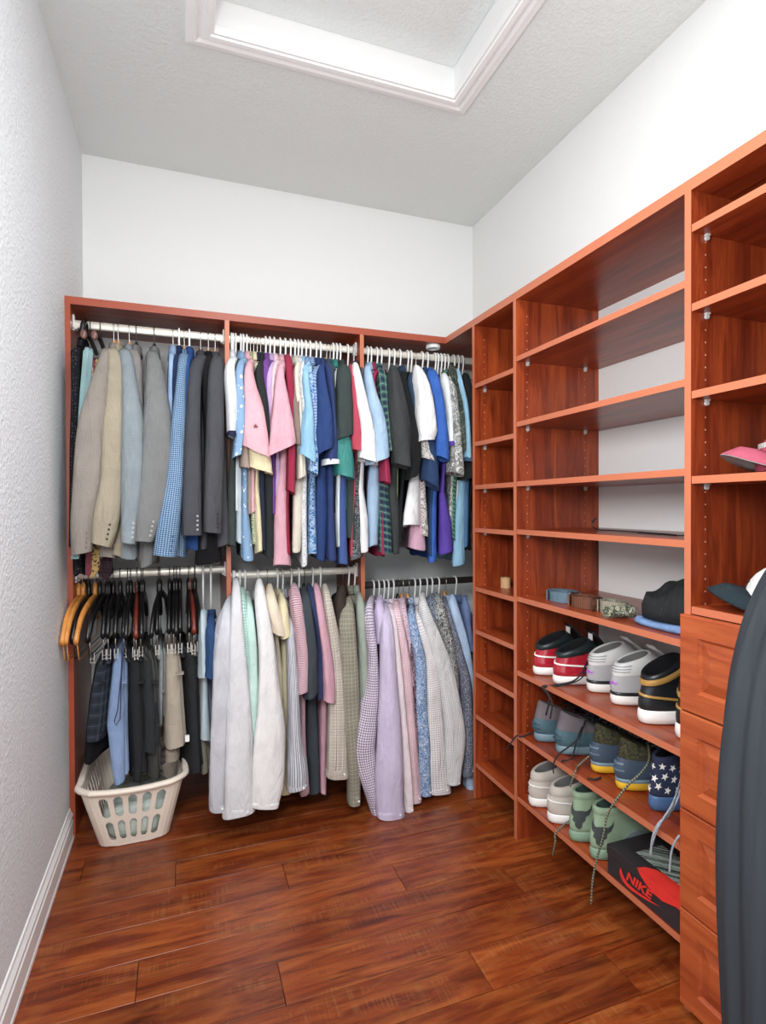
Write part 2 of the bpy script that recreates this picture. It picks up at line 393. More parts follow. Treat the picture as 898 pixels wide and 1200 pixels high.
for z in SZ: shelf(wid, Y3+TH, Y2, z)
drw = thing('drawer_unit', (1.84, (Y3+Y4)/2, 0), 'cherry drawer unit with open cubbies above raised panel drawers', 'drawers')
upright(drw, Y4)
MB().box((WX-.012, Y4+TH, 1.05), (WX, Y3-.0015, TOP-.03)).build('back_panel', W['z'], drw)
DZ = [2.013, 1.813, 1.592, 1.376]
for z in DZ: shelf(drw, Y4+TH, Y3, z, WX-.013)
shelf(drw, Y4+TH, Y3, 1.045, WX-.013, False)
def drawer(z0, z1):
    xa = XR-.02; ya, yb = Y4+.004, Y3+TH-.003
    def rr(i, x): return [(x, ya+i, z0+i), (x, yb-i, z0+i), (x, yb-i, z1-i), (x, ya+i, z1-i)]
    d = MB().loft([rr(0, XR-.001), rr(0, xa+.003), rr(.003, xa), rr(.052, xa), rr(.055, xa+.004), rr(.060, xa+.009)], True, True).build('drawer', DRAWER, drw)
    MB().loft([rr(.060, xa+.009), rr(.064, xa+.0075), rr(.085, xa+.001), rr(.087, xa+.0005)], False, True).build('raised_panel', DRAWER, d)
    yc, zc = (ya+yb)/2, (z0+z1)/2; k = MB()
    k.loft([[(xa+.001-x, yc+r*math.cos(2*PI*q/14), zc+r*math.sin(2*PI*q/14)) for q in range(14)] for x, r in ((0, .009), (.004, .006), (.012, .006), (.017, .013), (.023, .015), (.027, .011), (.028, .001))], True, True)
    k.build('knob', METAL, d, smooth=True)
for z0, z1 in ((.781, 1.024), (.529, .777), (.273, .525), (.022, .269)): drawer(z0, z1)
MB().box((XR+.03, Y4+TH, 0), (XR+.045, Y3-.0015, .08)).build('toe_kick', W['y'], drw)
# ------------------------------------------------------------------ hangers
def arc_hook(x, y, z, zb, lean=0.0, r=.0217):
    """points of a hook over a rod at (y,z), shank down to zb"""
    P = [(x, y-.000, zb), (x, y-.012, lerp(zb, z, .45)), (x, y-r, z-.012)]
    for k in range(9):
        a = PI+(-PI*1.12)*k/8
        P.append((x+lean*k/8, y+r*math.cos(a), z+r*math.sin(a)))
    return P
HG = {'white': (WPLAS, .0042), 'wire': (METAL, .0016), 'wood': (OWOOD, .0018), 'black': (BPLAS, .0018), 'brown': (BRWOOD, .0018)}
def hanger(kind, x, key, label, drop=.105, half=.20, group=None, clips=False, bar=True, twist=0.0, fall=.075):
    z, y = RODS[key]; zb = z-drop
    mat, r = HG[kind]
    nm = {'white': 'plastic_hanger', 'wire': 'wire_hanger', 'wood': 'wooden_hanger', 'black': 'black_hanger', 'brown': 'wooden_hanger'}[kind]
    if clips: nm = 'trouser_hanger'
    t = thing(nm, (x, y, z), label, 'hanger', group)
    ct, st = math.cos(twist), math.sin(twist)
    F = lambda s, zz: (x+s*st, y-s*ct, zz)
    hm = MB()
    if kind == 'white': hm.tube(arc_hook(x, y, z, zb), r, 6); hm.build('hook', mat, t, smooth=True)
    else: hm.tube(arc_hook(x, y, z, zb), r, 5); hm.build('hook', METAL if kind != 'black' else plain('dark_hook_metal', '4a4745', .35, .8), t, smooth=True)
    m = MB()
    if kind in ('white', 'wire'):
        pts = [F(0, zb)]+[F(half*q, zb-fall*(q**1.3)) for q in (.3, .6, .92)]+[F(half, zb-fall-.014), F(half*.9, zb-fall-.026)]
        pts += [F(-half*.9, zb-fall-.026), F(-half, zb-fall-.014)]+[F(-half*q, zb-fall*(q**1.3)) for q in (.92, .6, .3)]
        m.tube(pts, r, 6, closed=True); m.build('hanger_frame', mat, t, smooth=True)
    else:
        for s in (1, -1):
            pr = catmull([(0, zb-.004, .013), (s*half*.35, zb-.020, .018), (s*half*.75, zb-.058, .017), (s*half, zb-fall-.025, .015)], 8)
            rings = []
            for i, (q, zz, h) in enumerate(pr):
                th = .0075 if i > 0 else .006
                rings.append([(F(q, zz)[0]+th*1.15*math.cos(a), F(q, zz)[1], F(q, zz)[2]+h*math.sin(a)*1.0) for a in [2*PI*k/10 for k in range(10)]])
            m2 = MB().loft(rings, True, True); m2.build('hanger_arm', mat, t, smooth=True)
        nk = MB(); nk.loft([[(x+rx_*math.cos(a), y+ry_*math.sin(a), zz) for a in [2*PI*k/10 for k in range(10)]] for zz, rx_, ry_ in ((zb-.024, .006, .018), (zb+.006, .0085, .016), (zb+.044, .0085, .012), (zb+.056, .004, .006))])
        nk.build('hanger_neck', mat, t, smooth=True)
        if bar:
            zb2 = zb-fall-.10
            bm_ = MB().tube([F(half*.94, zb-fall-.03), F(half*.86, zb2), F(-half*.86, zb2), F(-half*.94, zb-fall-.03)], .0022, 6); bm_.build('trouser_bar', METAL if clips else mat, t, smooth=True)
            if clips:
                for s in (1, -1):
                    c = MB(); q = F(s*half*.78, zb2)
                    for dx in (-.006, .006): c.loft([[(q[0]+dx-.0015, q[1]-.010, zz), (q[0]+dx+.0015, q[1]-.010, zz), (q[0]+dx*.6+.0015, q[1]+.010, zz), (q[0]+dx*.6-.0015, q[1]+.010, zz)] for zz in (q[2]+.014, q[2]-.026)])
                    c.tube([(q[0], q[1]-.011, q[2]-.012+.006*math.sin(a)) if False else (q[0]+.007*math.cos(a), q[1]-.012, q[2]-.014+.007*math.sin(a)) for a in [2*PI*k/10 for k in range(10)]], .0014, 5, closed=True)
                    c.build('clip', METAL, t)
    return t
# ------------------------------------------------------------------ cloth builders
def wr(seed):
    R = random.Random(seed); P = [(R.uniform(1, 4), R.uniform(6, 26), R.uniform(0, 6.28), R.uniform(.4, 1)) for _ in range(5)]
    return lambda a, l: sum(w_*math.sin(round(k)*a+q*l+ph) for k, q, ph, w_ in P)/5
def sleeve_mesh(m, pts, n=16, seg=18, seed=0, amp=.10, m_i=0, slant=0.0, box=.72, ridge=.10, nr=4):
    """pts: (x,y,z,rx,ry) centre line with across / along-depth radii; crisp hem folds inward"""
    f = wr(seed); R = random.Random(seed*7+3); C = catmull(pts, n); rings = []
    rd = [(R.uniform(0, 6.28), R.uniform(-1.6, 1.6), R.uniform(.5, 1)) for _ in range(nr)]
    for i, (x, y, z, rx, ry) in enumerate(C):
        a0, a1 = C[max(i-1, 0)], C[min(i+1, n-1)]
        t = Vector((a1[0]-a0[0], a1[1]-a0[1], a1[2]-a0[2])).normalized()
        X = Vector((1, 0, 0)); X = (X-t*t.dot(X)).normalized(); Y = t.cross(X)
        L = i/(n-1); ring = []; g = min(1, L*3.5)
        for k in range(seg):
            a = 2*PI*k/seg; w_ = 1+amp*f(a, L*1.0)*g
            for ph, tw, h in rd:                                            # sharp lengthwise pleats
                d = abs(((a-ph-tw*L+PI) % (2*PI))-PI); w_ += ridge*h*g*(max(0, 1-d/.42)-.35*max(0, 1-abs(d-.75)/.4))
            ca, sa = math.cos(a), math.sin(a)
            p = Vector((x, y, z))+X*rx*w_*math.copysign(abs(ca)**box, ca)+Y*ry*w_*math.copysign(abs(sa)**box, sa)
            p.z += slant*rx*ca*max(0, L-.5)*2
            ring.append(p)
        rings.append(ring)
    c = Vector(C[-1][:3]); last = rings[-1]; p0 = Vector(C[-3][:3]); up = (p0-c).normalized()*.05
    prev = rings[-2]
    rings[-1:] = [[lerp(q, p, .90) for q, p in zip(prev, last)], last]
    rings.append([c+(p-c)*.93+up*.012 for p in last]); rings.append([c+(p-c)*.84+up*.2 for p in last])
    rings.append([c+(p-c)*.6+up for p in last])
    m.loft(rings, True, True, m_i); return rings
def body_mesh(m, x0, y0, z0, prof, seed=0, seg=24, amp=.012, m_i=0, base=.02):
    """prof: (z, half_depth, x_front_centre, half_thick_front, half_thick_mid)"""
    f = wr(seed); rings = []
    zt, zb = prof[0][0], prof[-1][0]
    for (z, Wd, xf, tf, tm) in prof:
        L = (zt-z); g = min(1, max(0, (L-.06)/.4)); ring = []
        for k in range(seg):
            a = 2*PI*k/seg; ca, sa = math.cos(a), math.sin(a)
            s = Wd*math.copysign(abs(ca)**.75, ca); q = max(0, s/Wd)
            t = lerp(tm, tf, q**1.2); xc = lerp(x0, xf, max(0, q)**1.2)
            fx = amp*g*(f(a*1.0, L*.6)+.5*abs(math.sin(3.5*a+seed+L*2))-.25)*(.4+.6*q)
            ring.append((xc+t*math.copysign(abs(sa)**.6, sa)+fx*min(1, t/.012), y0-s, z+.008*g*math.sin(3*a+seed)))
        rings.append(ring)
    c = Vector((sum(p[0] for p in rings[-1])/seg, sum(p[1] for p in rings[-1])/seg, rings[-1][0][2]))
    last = [Vector(p) for p in rings[-1]]; prv = [Vector(p) for p in rings[-2]]
    rings[-1:] = [[lerp(q, p, .92) for q, p in zip(prv, last)], last]
    rings.append([Vector((lerp(p.x, c.x, .12), lerp(p.y, c.y, .02), p.z+.002)) for p in last])
    rings.append([Vector((lerp(p.x, c.x, .3), lerp(p.y, c.y, .06), p.z+.05)) for p in last])
    m.loft(rings, True, True, m_i)
def button(parent, c, nrm, r, mat):
    nrm = Vector(nrm).normalized(); t = Vector((0, 0, 1)); s = nrm.cross(t).normalized(); t = s.cross(nrm); m = MB()
    m.loft([[tuple(Vector(c)+nrm*d+(s*math.cos(a)+t*math.sin(a))*rr) for a in [2*PI*k/10 for k in range(10)]] for d, rr in ((-.002, r), (.0025, r), (.003, r*.7), (.0022, r*.6))])
    return m.build('button', mat, parent)
SEED = [0]
COUNT = {}
def garment(key, kind, hook, mat, sleeve=None, body=None, label='', short=None, hang='white', ys=-.655, yb=-.60, group=None, trim=None, btn=None, hem=None, neck=True, back=True, name=None, x=None, low=0):
    SEED[0] += 1; sd = SEED[0]
    z, y = RODS[key]; vr = {'T': 400, 'B': 685}[key[0]] if key in ('T1', 'T2', 'T3', 'B1', 'B2', 'B3') else 0
    xh = x if x is not None else at(hook, vr, y=y).x
    lo, hi = {'T1': (.034, .588), 'B1': (.034, .588), 'T2': (.634, 1.192), 'B2': (.634, 1.192), 'T3': (1.238, 2.0), 'B3': (1.238, 2.0)}[key]
    xh = min(max(lo, xh), hi)
    NM = {'jacket': ('suit_jacket', 'jacket'), 'dress': ('dress_shirt', 'shirt'), 'polo': ('polo_shirt', 'shirt'), 'tee': ('tee_shirt', 'shirt'), 'short': ('short_sleeve_shirt', 'shirt')}
    nm, cat = NM[kind]; nm = name or nm
    t = thing(nm, (xh, y, z), label, cat, group or {'T': 'garments on the upper rods', 'B': 'garments on the lower rods'}[key[0]])
    long_ = kind in ('jacket', 'dress')
    fm = fab(mat) if isinstance(mat, tuple) else mat
    zn = z-.105-low; SW = .235 if kind == 'jacket' else .225
    zs = zn-.055
    # body
    defhem = zn-(.70 if kind == 'jacket' else .66)
    bp_ = [(at(u, v, y=yb), w_) for u, w_, v in body] if body else []
    if bp_:
        zh = bp_[-1][0].z
        tabx = [(-zn, xh)]+[(-p.z, p.x) for p, w_ in bp_]; tabw = [(-zs, .010)]+[(-p.z, w_*(p-CP).dot(CF)/FPX*1.42) for p, w_ in bp_]
        Wh = -yb+y
    else:
        zh = hem if hem else defhem; tabx = [(-zn, xh), (-zh, xh)]; tabw = [(-zs, .010), (-zh, .015)]; Wh = .215
    zh = min(zh, zs-.25)
    kj0 = 1.5 if kind == 'jacket' else 1.0
    prof = [(zn+.002, .045, xh, .014, .014), (zn-.012, .10, xh, .016*kj0, .013), (zn-.030, .165, xh, .016*kj0, .012), (zs+.004, SW-.02, xh, .014*kj0, .010), (zs-.03, SW, lerp(xh, interp(tabx, -(zs-.03)), .6), .011, .009)]
    NB = 11
    for i in range(1, NB+1):
        zz = lerp(zs-.03, zh, i/NB); prof.append((zz, lerp(SW, Wh, i/NB), interp(tabx, -zz), interp(tabw, -zz), .009))
    bm_ = MB(); body_mesh(bm_, xh, y, zn, prof, sd, amp=.010 if bp_ else .004); bm_.build('body', fm, t, smooth=True)
    # sleeves
    kj = 1.7 if kind == 'jacket' else 1.0
    sh = (xh, y-SW+.035, zs-.004, .014*kj, .034)
    if sleeve:
        P = [sh]
        for i, (u, w_, v) in enumerate(sleeve):
            yy = ys if i > 0 or len(sleeve) == 1 else lerp(y-SW, ys, .75)
            p = at(u, v, y=yy); rx = w_*(p-CP).dot(CF)/FPX*1.1
            ry = (.045 if kind == 'jacket' else .038 if kind == 'dress' else .05)
            P.append((p.x, p.y, p.z, rx, ry*(.8 if i == 0 else 1)))
        if P[1][2] > sh[2]-.03: P[0] = (lerp(P[1][0], xh, .5), sh[1]+.03, P[1][2]+.035, .012, .03)
    else:
        P = [sh, (xh, y-SW-.01, zs-.10, .013, .035), (xh, y-SW-.02, zs-(.55 if long_ else .20), .015, .035)]
    RR = random.Random(sd); sl = RR.choice((-1, 1))*RR.uniform(.25, .75) if not long_ else RR.uniform(-.25, .25)
    sm = MB(); sleeve_mesh(sm, P, 22 if long_ else 14, 20, sd+100, .12 if kind != 'jacket' else .06, slant=sl, ridge=.06 if kind == 'jacket' else .18)
    so = sm.build('sleeve', fm, t, smooth=True)
    if trim:                                                               # contrast rib at the sleeve end
        a, b = Vector(P[-2][:3]), Vector(P[-1][:3]); d = (b-a).normalized(); k = P[-1]
        tm_ = MB(); sleeve_mesh(tm_, [tuple(b-d*.018)+(k[3]*1.10, k[4]*1.10), tuple(b-d*.008)+(k[3]*1.14, k[4]*1.14), tuple(b+d*.003)+(k[3]*1.14, k[4]*1.14)], 4, 20, sd+100, .05, slant=sl*.5, ridge=.03)
        tm_.build('sleeve_trim', fab(trim) if isinstance(trim, tuple) else trim, t, smooth=True)
    if kind == 'dress' and sleeve:                                         # buttoned cuff
        C = catmull(P, 20); k = C[-1]; j = 17 if len(P) < 5 else 18
        cu = MB(); sleeve_mesh(cu, [tuple(C[j][:3])+(C[j][3]*.96, C[j][4]*.98), tuple(lerp(Vector(C[j][:3]), Vector(k[:3]), .25))+(C[j][3]*1.04, C[j][4]*1.04), tuple(Vector(k[:3])-Vector((0, 0, .004)))+(k[3]*1.04, k[4]*1.04)], 6, 20, sd+100, .05, slant=sl, ridge=.03)
        cu.build('cuff', fm, t, smooth=True)
        button(t, (k[0]+k[3]*.5, k[1]-k[4]*1.0, lerp(C[j][2], k[2], .5)), (.3, -1, 0), .0045, WPLAS)
    if kind == 'jacket' and sleeve:
        C = catmull(P, 20)
        for q in range(4):
            k = C[-2]; zz = C[-1][2]+.022+.017*q
            c0 = interp([(-r_[2], r_[0]) for r_ in C[4:]], -zz); 
            button(t, (c0+k[3]*.50, k[1]-k[4]*.93, zz), (.45, -1, 0), .0042, plain('jacket_button', btn or '5d564f', .35))
    if back:
        bs = MB(); sleeve_mesh(bs, [(xh, y+SW-.03, zs-.012, .010, .025), (xh, y+SW-.005, zs-.09, .011, .028), (xh, min(y+SW+.01, -.04), zs-(.5 if long_ else .2), .012, .028)], 6, 8, sd+200, .08, ridge=0)
        bs.build('sleeve', fm, t, smooth=True)
    if neck:
        cr = lambda W_, T_, zz: [(xh+T_*math.sin(a), y-W_*math.cos(a), zz+(.012*math.cos(a) if kind in ('dress', 'polo', 'short') else 0)) for a in [2*PI*k/16 for k in range(16)]]
        cm = MB()
        if kind == 'tee': cm.loft([cr(.058, .018, zn-.012), cr(.060, .020, zn+.004), cr(.052, .015, zn+.008), cr(.048, .012, zn-.008)], True, True)
        else: cm.loft([cr(.045, .012, zn-.01), cr(.047, .014, zn+.026), cr(.056, .020, zn+.030), cr(.072, .024, zn-.006), cr(.066, .020, zn-.010)], True, True)
        cm.build('collar', fm, t, smooth=True)
    s_ = short or label
    if hang: 
        adj = {'white': 'white plastic hanger', 'wire': 'thin wire hanger', 'wood': 'orange wooden hanger', 'black': 'black hanger', 'brown': 'red brown wooden hanger'}[hang]
        HANGQ.append((hang, xh, key, adj+' holding the '+s_, SW-.035, .105+low))
    return t
HANGQ = []
# ------------------------------------------------------------------ the clothes, rod by rod, left to right
P_ = lambda c: ('plain', c)
G = garment
# upper left rod: jackets
G('T1', 'dress', 98, ('dots', '17151c', '45454e', .012), [(89, 3, 440), (88, 3.5, 520), (86, 3, 640)], [(90, 4, 560), (90, 4, 675)], 'black speckled long garment squeezed against the left panel', 'black speckled garment', 'black', ys=-.56, yb=-.54)
G('T1', 'jacket', 134, ('tweed', 'a3968a', '7f746a', .03, '9a7f78'), [(118, 9, 450), (108, 13.5, 500), (104, 14, 560), (98, 11.5, 600), (96.5, 9.5, 648)], [(122, 8, 600), (124, 9, 655)], 'taupe houndstooth jacket with slim sleeve, first jacket from the left', 'taupe houndstooth jacket', 'wood', btn='6b6157')
G('T1', 'jacket', 139, ('tweed', 'b3a487', '95866e', .045, 'b9a88a'), [(136, 8, 440), (132.5, 11, 500), (130.5, 12, 560), (125, 13, 605), (118.5, 10.5, 638)], [(140, 7, 600), (138, 8, 652)], 'beige tweed jacket whose sleeve ends in dark buttons', 'beige tweed jacket', 'wood', ys=-.645, btn='3a2c22')
G('T1', 'jacket', 152, ('tweed', '929da3', '77848c', .05, '8aa0ac'), [(151, 7, 440), (156, 11, 500), (155, 11.5, 560), (153, 9, 605), (151, 8, 636)], [(150, 9, 600), (149, 11, 654)], 'pale blue grey windowpane jacket', 'pale blue grey jacket', 'wood', btn='a9acac')
G('T1', 'jacket', 160, ('tweed', '8b8582', '716c6a', .04, '7a7674'), [(161, 5, 430), (163, 5, 470), (167, 5, 530), (166, 5, 610)], [(168, 5, 600), (168, 6, 660)], 'warm grey jacket half hidden between two paler jackets', 'warm grey jacket', 'black', ys=-.61, yb=-.58)
G('T1', 'jacket', 181, ('tweed', '858483', '6f6f70', .06, '77787a'), [(182, 9, 440), (184.5, 15, 500), (182, 17, 560), (175, 14.5, 605), (169, 9.5, 634)], [(178, 8, 610), (170, 8, 664)], 'mid grey checked jacket with the widest sleeve', 'mid grey checked jacket', 'black', btn='a3a29f')
G('T1', 'short', 203, P_('8fb0dc'), [(201, 4, 440), (201, 5, 520)], None, 'light blue shirt showing beside the mid grey jacket', None, 'wood', ys=-.60)
G('T1', 'polo', 210, P_('1b2c57'), [(206, 4, 440), (206, 4, 520)], None, 'deep navy shirt tucked behind the blue checked jacket', None, 'white', ys=-.61)
G('T1', 'jacket', 216, ('gingham', '8fb7dc', '1d3f79', .0075), [(213, 5, 440), (209, 7.5, 500), (205, 9, 560), (199, 11, 605), (193, 11.5, 651)], [(210, 6.5, 560), (208, 7, 653)], 'bright blue and white checked jacket', None, 'wood', btn='35527f')
G('T1', 'polo', 222, P_('1f4d9a'), [(219, 3.5, 440), (217.5, 3.5, 520), (217.5, 3, 575)], [(226, 10, 600), (229, 12.5, 644)], 'royal blue polo with hem showing under the charcoal jackets', 'royal blue polo', 'white', ys=-.625, yb=-.575)
G('T1', 'jacket', 235, P_('46464e'), [(229, 7, 440), (226, 8, 500), (225, 10, 560), (225, 10.5, 627)], [(239, 5, 540), (238, 5.5, 642)], 'charcoal suit jacket nearest the blue checked jacket', None, 'brown', btn='a8a5a1')
G('T1', 'jacket', 244, P_('141418'), [(241, 5, 440), (243, 4, 500), (244, 4, 560)], [(243, 13, 600), (243, 18, 660)], 'black suit jacket pressed between two charcoal jackets', None, 'wood', ys=-.60, yb=-.58)
G('T1', 'jacket', 252, P_('4a4a50'), [(253, 8, 440), (252, 9, 500), (250, 9.5, 560), (248.5, 9.5, 624)], [(263, 6, 540), (263, 6.5, 640)], 'charcoal suit jacket closest to the first divider', None, 'wood', btn='2a2828')
# upper middle rod
G('T2', 'short', 270, P_('e4e4e6'), [(269, 4.5, 435), (271, 5.5, 470), (271.5, 4.5, 512)], None, 'white short sleeve shirt with navy edged cuff, next to the first divider', 'white shirt by the first divider', trim=P_('23264a'))
G('T2', 'tee', 273, P_('3c4543'), [(274.5, 3, 445), (274, 3, 505)], [(271, 5, 570), (271.5, 5.5, 641)], 'dark green grey tee with its hem below the white shirt', 'dark green grey tee', ys=-.625)
G('T2', 'tee', 276, P_('b9cbd6'), None, [(279, 4.5, 565), (281, 5.5, 636)], 'pale ice blue tee seen low beside the dark green tee', 'pale ice blue tee', yb=-.585)
G('T2', 'short', 282, ('stars', '7fa9d8', 'f1f3f6', .021), [(280, 4.5, 440), (281, 4.8, 490), (277, 4.5, 535)], [(287, 5, 590), (291, 7, 656)], 'sky blue shirt with scattered white motifs', None)
G('T2', 'tee', 285, P_('a98d80'), [(285, 4, 490), (287, 5.5, 549)], None, 'tan brown tee peeking under the first pink polo', None, ys=-.62)
pinkA = G('T2', 'polo', 289, P_('efa9b6'), [(291, 4.5, 440), (296, 9, 475), (299, 13, 505), (301, 15.5, 532)], None, 'pink polo with tiny dark emblem on its wide sleeve', 'pink polo with the emblem')
G('T2', 'polo', 297, ('plain', 'ecd9a4'), [(300, 7, 500), (304, 12, 530), (305, 12.5, 552)], [(302, 2.5, 570), (305, 3.5, 648)], 'pale yellow polo sleeve hanging out under the pink polo', 'pale yellow polo', 'wood', ys=-.625)
G('T2', 'short', 293, ('floral', 'c9c08a', '5f7a4a', .02, 'eeeacb'), None, [(295, 4, 560), (298, 4, 640)], 'yellow green print shirt squeezed left of the yellow polo', None, 'wood', yb=-.57)
G('T2', 'polo', 301, P_('222b44'), [(299, 3, 450), (303, 3.5, 490)], [(307, 4, 570), (309.5, 4.5, 645)], 'ink navy polo between yellow polo and black shirt', None, 'wood', ys=-.60)
G('T2', 'short', 305, P_('2a2c2e'), [(303, 5, 440), (308, 6, 480), (312, 4, 520)], [(316, 6.5, 570), (316, 7, 652)], 'black buttoned shirt showing between the two pink polos', None, 'wood', ys=-.62, yb=-.59)
G('T2', 'polo', 311, P_('7a3fa0'), [(310, 4, 437), (313.5, 3.2, 475)], None, 'purple polo shoulder behind the second pink polo', None, ys=-.60)
G('T2', 'polo', 316, P_('c9a0d4'), [(315, 3, 445), (316, 2.5, 500)], None, 'lilac polo beside the purple one', None, ys=-.61)
G('T2', 'polo', 321, P_('f2c6cf'), [(320, 3, 440), (318, 2.5, 500)], None, 'palest pink polo just left of the second pink polo', None, ys=-.615)
G('T2', 'polo', 328, P_('e9a3b4'), [(328, 4.5, 440), (328.5, 9, 470), (329.5, 13.5, 502), (330, 15, 528)], [(331, 7, 560), (329, 11, 620), (330, 13, 664)], 'plain pink polo with long wrinkled body, second of the pink polos', 'plain pink polo')
G('T2', 'polo', 334, P_('b31f40'), [(337.5, 4, 430), (340.5, 4, 480), (341, 4, 530), (340, 4, 577)], [(337, 2, 590), (338, 2, 650)], 'crimson polo behind the plain pink polo', None, ys=-.62)
G('T2', 'tee', 340, P_('8f7468'), [(345, 4, 470), (347.5, 4.2, 523)], None, 'taupe brown tee between crimson and cream', None, ys=-.635)
G('T2', 'short', 345, P_('e3d8c3'), [(346, 3, 440), (350, 3, 500), (352, 4, 560)], [(350, 7, 560), (349, 7, 610), (347, 5, 646)], 'cream shirt with rumpled hem', None, ys=-.62)
G('T2', 'short', 349, ('dots', 'dfe1e4', '6a7686', .008), [(352, 3, 440), (355, 3, 490)], [(357, 3.5, 590), (357.5, 4.5, 663)], 'white shirt with tiny grey dots', None, ys=-.62)
G('T2', 'polo', 353, P_('86c2ea'), [(357, 4, 440), (360, 4.5, 480), (359.3, 7, 512), (358.8, 7.3, 538)], None, 'aqua blue polo with a double banded sleeve', None)
G('T2', 'short', 358, ('floral', '2f67b4', 'a9c6ea', .03, '3a86cc'), [(361, 4, 435), (367, 4, 500), (366, 5, 555)], [(366, 4.5, 570), (366.5, 5.5, 651)], 'blue floral print shirt', None, ys=-.625)
G('T2', 'short', 363, ('hstripe', '5f86c8', 'a9bde2', .012), [(366, 4, 450), (369.5, 5, 490), (370, 3, 530)], None, 'mid blue striped shirt left of the navy polos', None, ys=-.63)
G('T2', 'polo', 370, P_('233f83'), [(375, 4, 440), (379, 8, 480), (381, 10.5, 510), (381, 9.5, 528)], [(378, 7, 570), (377, 7, 620), (376.5, 6.5, 657)], 'navy blue polo with wide sleeve and creased body', 'wide navy blue polo')
G('T2', 'polo', 375, P_('2c3f7e'), [(383, 3, 440), (389, 4, 490), (388, 8.5, 544)], [(388, 5, 570), (390, 5.5, 656)], 'indigo polo with white tipped sleeve', None, ys=-.63, trim=P_('e8e9ee'))
G('T2', 'short', 382, P_('3a4a66'), [(386, 4, 440), (391, 3, 485)], None, 'slate blue shirt behind the indigo polo', None, 'wood', ys=-.60)
G('T2', 'tee', 386, P_('dfe8ea'), [(392.5, 2.5, 450), (394.5, 2, 500)], [(397, 2, 600), (398, 2, 640)], 'white and pale green tee left of the dark green polo', None, 'wood', ys=-.60)
G('T2', 'polo', 390, ('satin', '16897f'), [(396, 5, 470), (402, 10, 530), (404, 10.5, 559)], None, 'shiny teal shirt with bunched sleeve', None, ys=-.635)
G('T2', 'tee', 394, P_('3d5aa6'), None, [(402, 5, 580), (403, 6.5, 663)], 'cobalt blue tee hem under the teal sleeve', None, yb=-.61)
G('T2', 'polo', 398, P_('35423f'), [(402, 7, 440), (402, 8.5, 475), (402, 9.5, 513)], [(413, 6, 560), (414, 7.5, 632)], 'dark forest green polo above the teal sleeve', 'dark forest green polo')
G('T2', 'tee', 407, P_('d23b54'), [(411, 3, 440), (414, 4.5, 480), (416.5, 6.5, 515), (416.5, 5.5, 529)], [(412, 3, 640), (412, 3, 651)], 'coral red tee against the white polo', None, ys=-.645)
G('T2', 'polo', 414, P_('edeaea'), [(416, 4, 437), (422, 6.5, 470), (429, 8.5, 505), (431, 10.5, 541)], [(421, 6, 575), (427, 6.5, 612), (428, 5.5, 646)], 'white polo with flared sleeve by the second divider', 'white polo by the second divider', ys=-.665)
G('T2', 'short', 418, ('floral', '1b1d22', '7d8488', .02, '2a2d33'), [(424, 2.5, 445), (427, 2.5, 480)], [(416, 8, 640), (418, 9, 655)], 'black print shirt behind the white polo', None, ys=-.60)
# upper right rod
G('T3', 'polo', 430, P_('9fc1e6'), [(430, 3.5, 440), (436, 6, 470), (443, 8, 500), (444, 11, 540)], [(439, 8, 575), (438, 7, 641)], 'light blue polo just right of the second divider', None, ys=-.66)
G('T3', 'polo', 434, P_('b8234f'), [(434.5, 3, 450), (445, 2.5, 495), (451, 4.5, 566)], [(450, 2, 600), (450, 2, 652)], 'raspberry polo behind the light blue polo', None, ys=-.635)
G('T3', 'short', 441, ('plaid', '3f7d78', '23304f', .03, '8fb07a'), [(446.5, 5, 445), (449, 4.5, 485), (453, 4, 530)], [(451, 7, 575), (453, 8.5, 610), (454, 9, 649)], 'green and navy plaid shirt', None, ys=-.63)
G('T3', 'tee', 446, P_('7f8f62'), [(452.5, 2.5, 450), (453, 2.5, 500)], None, 'olive tee edge beside the plaid shirt', None, ys=-.62)
G('T3', 'tee', 455, P_('3c3d3f'), [(460, 5, 440), (465, 9.5, 475), (468, 11.5, 505), (471, 9.5, 547)], [(461, 7.5, 570), (464, 7.5, 610), (464, 5, 648)], 'large charcoal tee with drooping sleeve', None, ys=-.665)
G('T3', 'tee', 461, P_('191a1c'), [(470, 4, 450), (478, 5.5, 490), (484, 6.5, 535), (481, 6, 560)], [(470, 3, 600), (470, 3, 640)], 'black tee with layered sleeves right of the charcoal tee', None, ys=-.635)
G('T3', 'polo', 468, P_('2c4161'), [(480, 4, 450), (485, 4.5, 490), (487, 4, 520)], None, 'steel navy polo left of the big white tee', None, 'white', ys=-.615)
G('T3', 'tee', 481, P_('eeedec'), [(489, 5, 440), (495, 8.5, 470), (498, 10.5, 505), (497.5, 9.5, 517)], [(487, 7, 560), (482, 12, 605), (481.5, 12.5, 617)], 'big white tee with loose hem', None, ys=-.665, yb=-.62)
G('T3', 'tee', 486, ('floral', 'd9d6d0', '8d7f76', .03, 'e9e7e3'), [(496, 6, 505), (499, 7.5, 540)], [(496, 5, 570), (499, 5.5, 629)], 'light grey printed tee under the white tee sleeve', None, 'wood', ys=-.64)
G('T3', 'tee', 477, P_('dfa3bd'), None, [(491, 9, 600), (492, 12, 644)], 'pink tee hem hanging below the white tee', None, 'white', yb=-.58)
G('T3', 'polo', 494, P_('24406f'), [(500, 4, 470), (503, 8, 545), (504, 9, 569)], [(506, 4, 600), (506, 4, 650)], 'dark denim blue shirt with bunched sleeve', None, ys=-.635)
G('T3', 'polo', 500, P_('2a62cf'), [(506, 5.5, 445), (512, 5, 475), (516, 6, 510), (516.5, 6.5, 538)], [(509, 4.5, 575), (507, 5.5, 658)], 'vivid royal blue polo', None, ys=-.66)
